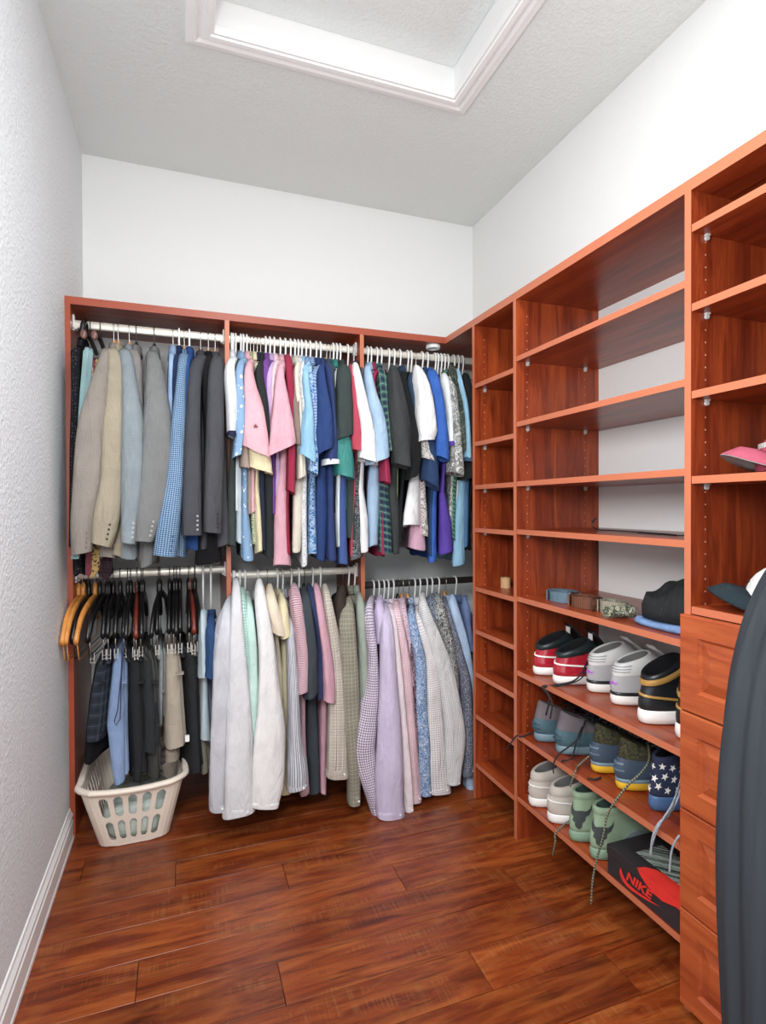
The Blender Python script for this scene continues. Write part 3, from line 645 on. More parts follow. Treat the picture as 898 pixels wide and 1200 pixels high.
G('T3', 'tee', 509, P_('5a3ab6'), None, [(520, 4, 575), (524, 8, 612), (525, 9.5, 649)], 'violet tee with wide hem beside the green plaid hem', None, yb=-.625)
G('T3', 'tee', 512, P_('e6e8ea'), [(520, 4.5, 450), (524, 3.8, 490), (525, 3.5, 523)], None, 'white ringer tee with purple sleeve band', None, ys=-.64, trim=P_('5a3ab6'))
G('T3', 'tee', 516, ('camo', 'a7a7a2', '73756f', .03, 'cfcec8'), [(527, 3, 450), (531, 4.5, 490), (533, 7, 530), (533, 8.5, 556)], [(529, 3, 590), (529, 3, 640)], 'grey camouflage tee left of the olive one', None, ys=-.655)
G('T3', 'short', 520, ('plaid', '2f8a63', '1f5c48', .02, 'bfe0c9'), None, [(532, 3.5, 575), (533, 4.5, 632)], 'bright green plaid shirt hem beside the violet tee', None, yb=-.605)
G('T3', 'tee', 524, ('camo', '3a4336', '272c26', .025, '59614c'), [(529, 4.5, 440), (536, 4.5, 480), (538, 3.5, 530)], None, 'dark olive camouflage tee behind the aqua polo', None, ys=-.645)
G('T3', 'polo', 531, P_('7fb6d8'), [(534, 4.5, 445), (542, 4.5, 480), (545, 4.5, 525), (545, 4.5, 541)], [(541, 8, 575), (539, 9.5, 615), (538, 10.5, 662)], 'aqua blue polo with dark cuff near the corner', None, ys=-.65, trim=P_('31506e'))
G('T3', 'tee', 536, P_('3f6ea3'), None, [(547, 4, 580), (547, 4, 641)], 'denim blue tee low in the corner', None, yb=-.60)
G('T3', 'tee', 541, P_('17191b'), [(544, 5, 450), (549, 5, 490), (546, 6, 561)], [(549, 3.5, 600), (549, 4, 645)], 'black tee last on the rod, against the shelf tower', None, ys=-.63, yb=-.58)
# lower left rod: two shirts after the trousers
G('B1', 'short', 238, P_('b9cdd6'), [(238, 4, 735), (238, 4.5, 790)], [(240, 5, 830), (241, 6, 870)], 'pale blue shirt on the lower left rod beside the navy polo', None, ys=-.60, low=.10)
G('B1', 'polo', 247, P_('23477f'), [(247, 7, 742), (248, 8, 778), (247, 7, 792)], [(256, 6, 810), (255, 5, 850)], 'navy polo on a long white hanger above the olive trousers', None, ys=-.62, low=.10)
# lower middle rod
G('B2', 'dress', 268, P_('c9c7cf'), [(267, 8, 720), (263, 11, 760), (260, 9.5, 815), (257.5, 8.5, 863), (255, 8.5, 917), (255, 8.5, 946)], None, 'pale lavender grey dress shirt with bent elbow, leftmost on its rod', 'lavender grey dress shirt', hem=.16)
G('B2', 'dress', 275, P_('dedce0'), [(277, 5, 700), (278, 8.5, 757), (281, 11, 810), (282, 13.5, 863), (281, 15.5, 917), (280, 16.5, 951)], None, 'whitish lilac dress shirt, second from the left on its rod', None, hem=.2, ys=-.675)
G('B2', 'dress', 281, ('gingham', 'd8efe6', '7fc4ae', .010), [(284, 4, 710), (288, 4, 760), (290.5, 4, 840)], None, 'mint green gingham shirt', None, ys=-.64, hem=.35)
G('B2', 'dress', 287, P_('bfe3d6'), [(292, 5, 720), (295.5, 5.5, 770), (296, 6, 840), (298, 6, 900)], None, 'plain mint green dress shirt', None, ys=-.645, hem=.3)
G('B2', 'dress', 302, P_('efedeb'), [(305, 6, 700), (312, 8.5, 757), (315, 11.5, 810), (315.5, 16, 863), (313, 16.5, 917), (309.5, 14.5, 942)], None, 'bright white dress shirt right of the mint shirts', None, ys=-.68, hem=.2)
G('B2', 'short', 313, P_('e6d3b4'), [(317, 6, 705), (323, 8, 725), (327, 8, 742)], [(327, 5, 780), (330, 6, 840), (332, 6, 892)], 'cream short sleeve shirt beside the bright white shirt', None, 'wood', ys=-.64)
G('B2', 'short', 325, P_('e2d2a0'), [(331, 5, 715), (334, 5.5, 745)], [(336, 5.5, 800), (335, 8, 870), (334, 12, 931)], 'butter yellow shirt with long hem', None, ys=-.635)
G('B2', 'dress', 331, ('vstripe3', 'dfe2ea', '8f98ac', .014, '8c7468'), [(340, 4, 740), (343, 5.5, 800), (345, 6.5, 860), (348, 10, 900), (348, 10.5, 921)], None, 'grey and white striped dress shirt with banded cuff', None, ys=-.66, hem=.25)
G('B2', 'short', 341, ('hstripe', 'e9c3cc', 'b06c80', .0065), [(346, 6, 705), (354, 7, 757), (353.5, 6, 808)], [(356, 4.5, 850), (359, 6, 932)], 'pink fine striped short sleeve shirt', None, ys=-.655)
G('B2', 'polo', 350, P_('39424a'), [(358, 5, 710), (363, 7.5, 760), (364, 8, 813)], [(369, 6, 850), (371.5, 6.5, 932)], 'charcoal polo on the lower middle rod', None, ys=-.655)
G('B2', 'polo', 356, P_('2b3560'), [(365, 4, 705), (373, 3.5, 750), (374.5, 3.5, 815)], None, 'navy polo between charcoal polo and pink polo', None, 'black', ys=-.645)
G('B2', 'polo', 366, P_('dd9bb0'), [(372, 4, 705), (380, 5.5, 757), (384, 7, 800), (384.5, 7.5, 819)], [(381, 5, 860), (379.5, 3.5, 933)], 'dusty pink polo on the lower middle rod', None, ys=-.665)
G('B2', 'dress', 375, ('plaid', 'd9cdbd', 'bfae9c', .026, '6e5a50'), [(383, 5, 705), (391, 7.5, 757), (394, 8.5, 800), (395, 10.5, 860), (394.5, 12, 908)], None, 'beige plaid shirt with brown lines', None, ys=-.65, hem=.3)
G('B2', 'short', 401, P_('3a2d28'), [(398, 6, 705), (397, 5.5, 750), (396, 5, 765)], None, 'dark brown shirt behind the olive checked shirt', None, 'wire', ys=-.60, hem=.45)
G('B2', 'dress', 408, ('grid', '8b8570', 'a8a18a', .016), [(407, 8, 720), (409, 9, 770), (411, 10, 830), (414, 8, 890), (414.5, 6, 939)], None, 'olive checked shirt with long hanging sleeve', None, ys=-.65, hem=.3)
G('B2', 'dress', 418, P_('9aa595'), [(422, 4, 715), (425, 4.5, 780), (426, 4.5, 850), (426, 4.5, 900)], None, 'sage green shirt by the second divider', None, ys=-.64, hem=.4)
# lower right rod
G('B3', 'dress', 437, ('gingham', 'efe6f0', '7d4a86', .0105), [(432, 5, 720), (436, 5.5, 770), (433, 9.5, 830), (426, 12, 876), (433, 8, 915), (440, 4.5, 950)], None, 'purple gingham shirt with folded elbow', None, ys=-.665, hem=.25)
G('B3', 'short', 443, P_('cdb5dc'), [(444, 5.5, 718), (446, 6.5, 748)], None, 'lavender short sleeve shirt behind the lilac dress shirt', None, ys=-.65)
G('B3', 'dress', 449, P_('d3bfe2'), [(453, 6, 730), (455, 8, 780), (457, 10.5, 830), (458, 13, 880), (457.5, 14, 920), (458, 14.5, 955)], None, 'lilac dress shirt whose pinkish cuff nearly reaches the floor', None, ys=-.72, hem=.2)
G('B3', 'dress', 454, P_('f0dbe0'), [(458, 5, 730), (464, 4.5, 780), (471, 4.5, 850), (476, 4.5, 910), (477, 4.5, 948)], None, 'palest pink dress shirt right of the lilac one', None, ys=-.69, hem=.2)
G('B3', 'dress', 460, ('gingham', 'f6dfe4', 'e59aae', .0085), [(465, 5.5, 725), (472, 6.5, 770), (477, 7.5, 830), (481, 8, 890), (484, 8, 936)], None, 'pink gingham dress shirt', None, ys=-.66, hem=.25)
G('B3', 'dress', 466, ('dots', 'd9b5c6', '8f5a74', .009), [(472, 4, 720), (479, 3.5, 760), (482, 3, 800)], None, 'mauve dotted shirt beside the pink gingham', None, 'black', ys=-.635, hem=.35)
G('B3', 'dress', 471, ('floral', '7c3f52', '2f2a38', .02, 'c99fb0'), [(478, 3.5, 740), (484, 3.5, 800), (487, 3.5, 860), (489, 3.5, 920)], None, 'burgundy print shirt left of the sky blue floral', None, 'wood', ys=-.64, hem=.25)
G('B3', 'dress', 478, ('floral', '8fb5df', '5f83bd', .03, 'c9d6ee'), [(482, 5, 730), (490, 6.5, 770), (493, 7.5, 840), (496, 7.5, 890), (497, 6.5, 928)], None, 'sky blue floral dress shirt', None, 'wood', ys=-.66, hem=.25)
G('B3', 'dress', 485, ('grid', 'f1eceb', 'b79aa6', .010), [(491, 5, 730), (503, 7, 770), (508, 9.5, 840), (511, 12, 890), (513, 14, 926)], None, 'white shirt with pinkish check', None, ys=-.65, hem=.25)
G('B3', 'dress', 491, ('grid', 'eceae7', '8f8a96', .0075), [(496, 5, 715), (511, 8, 760), (523, 9.5, 800), (532, 11.5, 860), (530, 9.5, 900), (530, 7.5, 915)], None, 'white shirt with fine grey grid', None, ys=-.665, hem=.25)
G('B3', 'short', 499, ('floral', '4f5a70', '8d95a6', .02, '39415a'), [(506, 5, 715), (514, 5, 765)], None, 'grey blue print shirt', None, ys=-.62)
G('B3', 'short', 505, ('floral', '202226', 'b9b8b4', .016, '4a4a4e'), [(513, 7, 715), (525, 6.5, 760), (531, 4.5, 805)], None, 'black and white print shirt', None, ys=-.64)
G('B3', 'dress', 513, ('dots', '5f6378', 'b7b9c6', .008), [(523, 4.5, 720), (534, 5.5, 760), (544, 6.5, 800), (547, 7, 850), (547, 6.5, 905)], None, 'slate shirt with fine pale dots', None, ys=-.64, hem=.3)
G('B3', 'dress', 521, P_('a9c4ea'), [(531, 6, 715), (543, 6.5, 760), (549, 5, 810), (549.5, 4.5, 880), (549, 3.5, 925)], None, 'light blue dress shirt near the shelf tower', None, 'wood', ys=-.615, hem=.3)
G('B3', 'dress', 533, P_('5f78ad'), [(545, 4, 715), (550, 3, 760)], None, 'mid blue dress shirt last on the lower right rod', None, ys=-.59, hem=.4)
# tiny dark emblem on the first pink polo
p = at(299.5, 500, y=-.70); sl_ = [c for c in kids(pinkA) if c.name.startswith('sleeve')][0]; og = Vector(sl_['_org']); em = MB()
vs_ = [v.co+og for v in sl_.data.vertices]
def front(x, z):                                                       # foremost cloth near a point of the sleeve
    near = sorted(vs_, key=lambda q: (q.x-x)**2+(q.z-z)**2+max(0, q.y+.665)*.05)[:5]; return min(q.y for q in near)
fy = min(front(p.x+dx, p.z+dz) for dx in (-.008, 0, .008) for dz in (-.006, .008))
em.prism([(0, .011), (.003, .009), (.002, .005), (.010, .001), (.009, -.001), (.003, 0), (.006, -.006), (.004, -.007), (0, -.002), (-.006, -.006), (-.008, -.004), (-.003, .001), (-.007, .004), (-.006, .006), (-.002, .005)], lambda a, b, d: (p.x+a, fy-.0015+d, p.z+b), .004)
em.build('emblem', plain('dark_emblem', '6b3a44', .8), pinkA, tri=True)

# ------------------------------------------------------------------ hangers for the clothes
for kind, xh, key, lab, half, dr in HANGQ:
    wds = lab.split(); lab = ' '.join(wds[:16]); hanger(kind, xh, key, lab, half=half, drop=dr, group='hangers holding clothes', bar=(kind in ('wood', 'black', 'brown')))
# ------------------------------------------------------------------ trousers and shorts on clip hangers (lower left rod)
RDZ, RDY = RODS['B1']
def trousers(hook, mat, pts, label, hkind='black', name='trousers', waist=None, yb=-.56, second=None, cuff=False, seed=0, xo=None, tab=None):
    xh = xo if xo is not None else at(hook, 685, y=RDY).x
    zc = RDZ-.085-.105-.115
    bp_ = [(at(u, v, y=yb), w_) for u, w_, v in pts]
    zt = zc+.012; t = thing(name, (xh, RDY, zt), label, 'shorts' if name == 'shorts' else 'trousers', 'trousers and shorts on clip hangers')
    tabx = [(-zt, lerp(xh, bp_[0][0].x, .7))]+[(-p.z, p.x) for p, w_ in bp_]; tabw = [(-zt, .011)]+[(-p.z, w_*(p-CP).dot(CF)/FPX) for p, w_ in bp_]
    zh = bp_[-1][0].z; fm = fab(mat); Wf = -yb+RDY
    for q in (0, 1):
        prof = []
        for i in range(12):
            zz = lerp(zt, zh+.025*q, i/11); Wd = lerp(.165, Wf, i/11)-.02*q
            prof.append((zz, Wd, interp(tabx, -zz)+(.012 if q else 0), interp(tabw, -zz)*(.8 if q else 1), .012))
        m = MB(); body_mesh(m, xh+(.01 if q else 0), RDY, zt, prof, seed+hook+q*31, amp=.014)
        lg = m.build('leg', fm, t, smooth=True)
        if cuff and q == 0:
            m = MB(); body_mesh(m, xh, RDY, zh+.05, [(zh+.045-.0225*k, Wf+.004, prof[-1][2], prof[-1][3]*1.12, .016) for k in range(3)], 3, amp=0); m.build('turn_up', fm, lg, smooth=True)
    m = MB(); body_mesh(m, xh, RDY, zt, [(zt-.001-.018*k, .168, lerp(xh, tabx[1][1], .5*k/2), .015, .014) for k in range(3)], 5, amp=0)
    m.build('waistband', fm, t, smooth=True)
    p0 = bp_[min(1, len(bp_)-1)][0]; w0 = interp(tabw, -p0.z)
    m = MB(); m.box((p0.x+w0*.2, yb-.012, p0.z-.002), (p0.x+w0*.9, yb+.02, p0.z+.002)); m.build('pocket_welt', fm, t)
    if tab: c = bp_[-1][0]; MB().box((c.x+w0*.8, yb-.006, c.z+.022), (c.x+w0*.8+.016, yb+.006, c.z+.045)).build('care_tag', WPLAS, t)
    hanger(hkind, xh, 'B1', label_h(label), half=.205, drop=.085, group='clip hangers on the lower left rod', clips=True, fall=.10)
    return t
def label_h(l): return ' '.join(('clip hanger gripping the '+l).split()[:16])
trousers(133, ('plaid', '343a48', '262b37', .04, '4a5264'), [(123, 7, 750), (113, 9, 800), (106, 12, 852), (104, 10, 872)], 'dark navy checked shorts nearest the left panel', name='shorts', seed=1)
trousers(128, P_('141417'), [(118, 6, 760), (108, 8, 820), (101, 9, 895)], 'black trousers ending below the navy checked shorts', seed=2, yb=-.53)
drs = trousers(141, P_('86a4d6'), [(139, 7, 745), (137, 12, 800), (133, 17, 850), (138, 14, 898), (141, 10, 919)], 'light blue drawstring trousers dipping into the laundry basket', seed=3, yb=-.585)
m = MB(); q = lambda u, v: at(u, v, y=-.605)
m.tube([q(144, 752), q(142, 790), q(138, 832), q(134, 845), q(136, 850), q(141, 842), q(142, 800), q(145, 760)], .002, 5); m.build('drawstring', plain('navy_cord', '2b3350', .8), drs)
trousers(150, P_('28292c'), [(157, 6.5, 745), (160, 9.5, 800), (161, 9, 860), (162, 9, 917)], 'black trousers beside the light blue drawstring trousers', seed=4)
trousers(161, P_('2e3133'), [(172, 7, 755), (175, 10, 800), (178, 11, 858), (178, 10, 884)], 'charcoal shorts between black trousers and khaki shorts', name='shorts', seed=5)
trousers(168, P_('4b4744'), [(180, 5, 780), (181, 8, 850), (182, 10, 912)], 'grey brown trousers below the charcoal shorts', seed=6, yb=-.52)
trousers(186, P_('8b9090'), [(190, 4, 745), (189, 3.5, 810), (189, 3, 850)], 'pale grey trousers left of the khaki shorts', seed=7, yb=-.53)
trousers(199, P_('b5a48e'), [(198, 8, 738), (203, 13, 790), (205, 15.5, 840), (206, 17.5, 877)], 'khaki cargo shorts with white tag', name='shorts', seed=8, yb=-.585, tab=True)
trousers(204, P_('a6957f'), [(204, 6, 780), (203, 9, 850), (201, 10, 893)], 'second khaki shorts layered beneath the tagged pair', name='shorts', seed=9, yb=-.545, cuff=True)
trousers(211, P_('2a2b2e'), [(219, 6, 745), (228, 9.5, 780), (229, 8, 840), (233, 9, 908)], 'black trousers right of the khaki shorts', seed=10)
trousers(221, P_('8c8473'), [(238, 4.5, 780), (238, 5, 850), (242, 6, 906)], 'olive khaki trousers under the pale blue shirt', seed=11, yb=-.54)
trousers(228, P_('7f8ba0'), [(243, 5, 790), (248, 5, 850), (249, 4, 872)], 'washed denim trousers beside the lavender grey shirt', seed=12, yb=-.55)
hangs = [('wood', .028, 'orange wooden hanger, empty, nearest the left panel', -.06), ('wood', .045, 'orange wooden hanger, empty, second from the left panel', -.08),
         ('black', .066, 'black hanger, empty, between the orange wooden hangers', -.10), ('wood', .088, 'orange wooden hanger, empty, right of the black one', -.12),
         ('black', .106, 'black hanger, empty, right of the third orange hanger', -.06), ('black', .132, 'black clip hanger, empty, left of the navy checked shorts', -.16),
         ('black', .222, 'black hanger, empty, above the light blue trousers', 0), ('black', .262, 'black hanger, empty, above the charcoal shorts', .06), ('black', .335, 'black hanger, empty, left of the khaki shorts', -.10),
         ('brown', .245, 'dark red wooden hanger among the black ones, left', .05), ('brown', .455, 'dark red wooden hanger among the black ones, right', .05), ('black', .40, 'black hanger, empty, above the khaki shorts', .0), ('black', .475, 'black hanger, empty, beside the olive khaki trousers', .05)]
for i, (k, x, lab, tw) in enumerate(hangs):
    hanger(k, x, 'B1', lab, half=.255 if k == 'wood' else .235, drop=.085, group='empty hangers on the lower left rod', twist=tw, fall=.105, clips=(i in (5, 9, 10)))

# ------------------------------------------------------------------ ties on the upper left rod
def tie_hanger(x, label):
    z, y = RODS['T1']; t = thing('tie_hanger', (x, y, z), label, 'hanger', 'tie hangers')
    MB().tube(arc_hook(x, y, z, z-.06), .0018, 5).build('hook', plain('dark_hook_metal', '4a4745', .35, .8), t, smooth=True)
    m = MB(); m.tube([(x, y+.15, z-.075), (x, y-.02, z-.058), (x, y-.17, z-.085)], .009, 10); m.build('arm', BPLAS, t, smooth=True)
    k = MB(); k.loft([[(x+r*math.cos(a), y-.17-d, z-.088+r*1.5*math.sin(a)) for a in [2*PI*q_/14 for q_ in range(14)]] for d, r in ((-.004, .006), (0, .011), (.012, .012), (.016, .008), (.017, .001))])
    k.build('round_knob', plain('brown_knob_wood', '6e4a42', .3), t, smooth=True); return t
tie_hanger(.082, 'black tie hanger with brown knob, left one'); tie_hanger(.118, 'black tie hanger with brown knob, beside the taupe houndstooth jacket')
lp = thing('ring_hanger', (.062, -.37, RODS['T1'][0]), 'black looped scarf hanger at the left end of the upper rod', 'hanger')
MB().tube(arc_hook(.062, -.37, RODS['T1'][0], RODS['T1'][0]-.02), .003, 6).build('hook', BPLAS, lp, smooth=True)
MB().tube([(.064+.004*math.sin(a), -.42+.032*math.cos(a), RODS['T1'][0]-.035+.036*math.sin(a)) for a in [2*PI*k/18 for k in range(18)]], .010, 8, closed=True).build('ring', BPLAS, lp, smooth=True)
def tie(pts, mat, label, point=True, name='necktie', y=-.56):
    """pts: (u, v, half width m) down the blade, folded over its hanger and hanging behind too"""
    P = [(at(u, v, y=y), h) for u, v, h in pts]; rings = []
    for i, (p, h) in enumerate(P):
        yy = lerp(-.54, y, i/(len(P)-1))
        rings.append([(p.x-h, yy+.003, p.z), (p.x-h*.9, yy-.003, p.z), (p.x, yy-.005, p.z), (p.x+h*.9, yy-.003, p.z), (p.x+h, yy+.003, p.z), (p.x, yy+.004, p.z)])
    if point: p, h = P[-1]; rings.append([(p.x+(q[0]-p.x)*.04, q[1], p.z-h*1.3) for q in rings[-1]])
    t = thing(name, P[0][0], label, 'scarf' if name == 'scarf' else 'tie', 'ties and scarf on the upper rod')
    fm = fab(mat); MB().loft(rings, True, True).build('front_blade', fm, t, smooth=False)
    p, h = P[0]; e = P[-1][0]
    MB().loft([[(lerp(p.x, e.x, f)-.008, -.51+.02*(1-f), lerp(p.z, e.z+.12, f)), (lerp(p.x, e.x, f)+.008, -.51+.02*(1-f), lerp(p.z, e.z+.12, f)), (lerp(p.x, e.x, f), -.505+.02*(1-f), lerp(p.z, e.z+.12, f))] for f in (0, .3, .6, 1)]).build('tail_blade', fm, t)
    m = MB(); m.tube([(p.x, -.545, p.z-.005), (p.x, -.53, p.z+.014), (p.x, -.51, p.z+.012), (p.x, -.495, p.z-.005)], [h*.7]*4, 8, flat=.35); m.build('fold', fm, t, smooth=True); return t
tie([(96, 402, .012), (94, 450, .013), (91, 520, .014), (90, 600, .014), (88, 655, .013)], P_('8fb8ba'), 'light teal scarf strip hanging down beside the left panel', False, 'scarf', y=-.645)
tie([(101, 404, .010), (99, 450, .011), (97, 520, .011), (96, 560, .011)], ('satin', '7fa9ac'), 'slim teal tie right of the teal scarf', True, y=-.64)
tie([(103, 418, .012), (103.5, 440, .019), (102, 470, .020), (100, 492, .014)], ('dstripe', 'e9d9b0', 'd08d3c', .022), 'cream and orange diagonal striped tie')
tie([(108, 422, .010), (109, 440, .012), (109.5, 460, .011), (106, 600, .010), (103.5, 672, .011)], ('satin', '8c1730'), 'crimson tie whose tip shows below the jackets', y=-.545)
tie([(114, 424, .012), (114, 440, .016), (112, 560, .018), (109, 655, .026), (108, 668, .024)], ('camo', '4a3b30', 'c79a4a', .02, 'd2a552'), 'dark tie with golden tip below the taupe jacket', y=-.54)
tie([(120, 432, .012), (121, 470, .014), (123, 600, .02), (123.5, 672, .026)], ('dots', '2a1b22', '5d2b38', .01), 'maroon black tie with pointed tip above the black hangers', y=-.53)

# ------------------------------------------------------------------ laundry basket
BX, BY = .24, -.385
bk = thing('laundry_basket', (BX, BY, 0), 'beige slotted plastic laundry basket on the floor under the trousers', 'basket')
BM = plain('beige_basket_plastic', 'e6d8c9', .38, var=.02)
def per(f, t, side):
    """point on the basket wall: side 0 front,1 right,2 back,3 left; f along 0..1; t height 0..1"""
    z = .006+t*.235; hx = lerp(.128, .183, t); hy = lerp(.172, .225, t); r = .045
    P = {0: ((-hx+r, -hy), (hx-r, -hy)), 1: ((hx, -hy+r), (hx, hy-r)), 2: ((hx-r, hy), (-hx+r, hy)), 3: ((-hx, hy-r), (-hx, -hy+r))}[side]
    return (BX+lerp(P[0][0], P[1][0], f), BY+lerp(P[0][1], P[1][1], f), z)
wall = MB()
rowsF = [0, .09, .135, .40, .445, .52, .565, .84, .885, 1.0]
slot_mid = {3: 1, 7: 1}
def wall_side(side, ns):
    cols = [0.0]; kind = ['s']; wv = .52/ns
    x = .04; gap = (1-.08-.62)/(ns-1); sw = .62/ns
    fs = [0.0]; tp = []
    for i in range(ns):
        a = x+i*(sw+gap); fs += [a, a+sw*.3, a+sw*.7, a+sw]; tp += ['s', 'e', 'm', 'e']
    fs.append(1.0); tp.append('s')
    for c in range(len(fs)-1):
        for r in range(len(rowsF)-1):
            isend = r in (1, 3, 5, 7); ismid = r in (2, 6); ty = tp[c]
            if ty in 'em' and ismid: continue
            if ty == 'm' and isend: continue
            q = [per(fs[c], rowsF[r], side), per(fs[c+1], rowsF[r], side), per(fs[c+1], rowsF[r+1], side), per(fs[c], rowsF[r+1], side)]
            if ty == 'e' and isend:
                left = tp[c-1] == 's'; bottom = r in (1, 5)
                keep = {(True, True): (0, 1, 3), (True, False): (0, 2, 3), (False, True): (0, 1, 2), (False, False): (1, 2, 3)}[(left, bottom)]
                q = [q[i] for i in keep]
            n = len(wall.v); wall.v += q; wall.face(list(range(n, n+len(q))))
for s_, n_ in ((0, 5), (1, 7), (2, 5), (3, 7)): wall_side(s_, n_)
for s_ in range(4):                                                        # rounded corners
    for i in range(4):
        def cp(k, t):
            a, b = Vector(per(1, t, s_)), Vector(per(0, t, (s_+1) % 4)); ang = k/4*PI/2
            da = {0: Vector((1, 0, 0)), 1: Vector((0, 1, 0)), 2: Vector((-1, 0, 0)), 3: Vector((0, -1, 0))}[s_]
            corner = a+da*(b-a).dot(da); ctr = a+(b-corner)
            return ctr+(a-ctr)*math.cos(ang)+(b-ctr)*math.sin(ang)
        for t0, t1 in zip(rowsF, rowsF[1:]):
            n = len(wall.v); wall.v += [tuple(cp(i, t0)), tuple(cp(i+1, t0)), tuple(cp(i+1, t1)), tuple(cp(i, t1))]; wall.face([n, n+1, n+2, n+3])
def rim_pts(t, off=0):
    out = []
    for s_ in range(4):
        for f in [0, .15, .3, .5, .7, .85, 1]:
            p = Vector(per(f, t, s_)); out.append(p)
    return out
n = len(wall.v); bot = rim_pts(0); wall.v += [tuple(p) for p in bot]; wall.face(list(range(n, n+len(bot))))
wo = wall.build('basket_wall', BM, bk, tri=True)
bm = bmesh.new(); bm.from_mesh(wo.data); bmesh.ops.remove_doubles(bm, verts=bm.verts, dist=.0004); bmesh.ops.recalc_face_normals(bm, faces=bm.faces); bm.to_mesh(wo.data); bm.free()
so_ = wo.modifiers.new('solid', 'SOLIDIFY'); so_.thickness = .0035; so_.offset = -1
rp = rim_pts(1.0); rr_ = []
for i, p in enumerate(rp):
    d = Vector((p.x-BX, p.y-BY, 0)); f = (i % 7)/6; zz = p.z+.006-.010*math.sin(f*PI)*(1 if i//7 in (0, 2) else -.6)
    rr_.append(Vector((p.x, p.y, zz))+d.normalized()*.006)
MB().tube(catmull([tuple(p) for p in rr_]+[tuple(rr_[0])], 80)[:-1], .0135, 8, closed=True, flat=.8).build('rim', BM, bk, smooth=True)
tw = MB(); f_ = wr(77)
tw.loft([[(BX+.118*s_*math.copysign(abs(math.cos(a))**.6, math.cos(a)), BY+.16*s_*math.copysign(abs(math.sin(a))**.6, math.sin(a)), z+.012*f_(a, z*10)*s_) for a in [2*PI*k/28 for k in range(28)]] for s_, z in ((.9, .014), (1, .035), (1.03, .08), (1.0, .115), (.8, .130), (.4, .136), (.05, .137))])
tag(tw.build('folded_towel', fab(P_('d5e2d6')), smooth=True, org=(BX, BY, .014)), 'pale mint towel lying inside the laundry basket', 'towel')
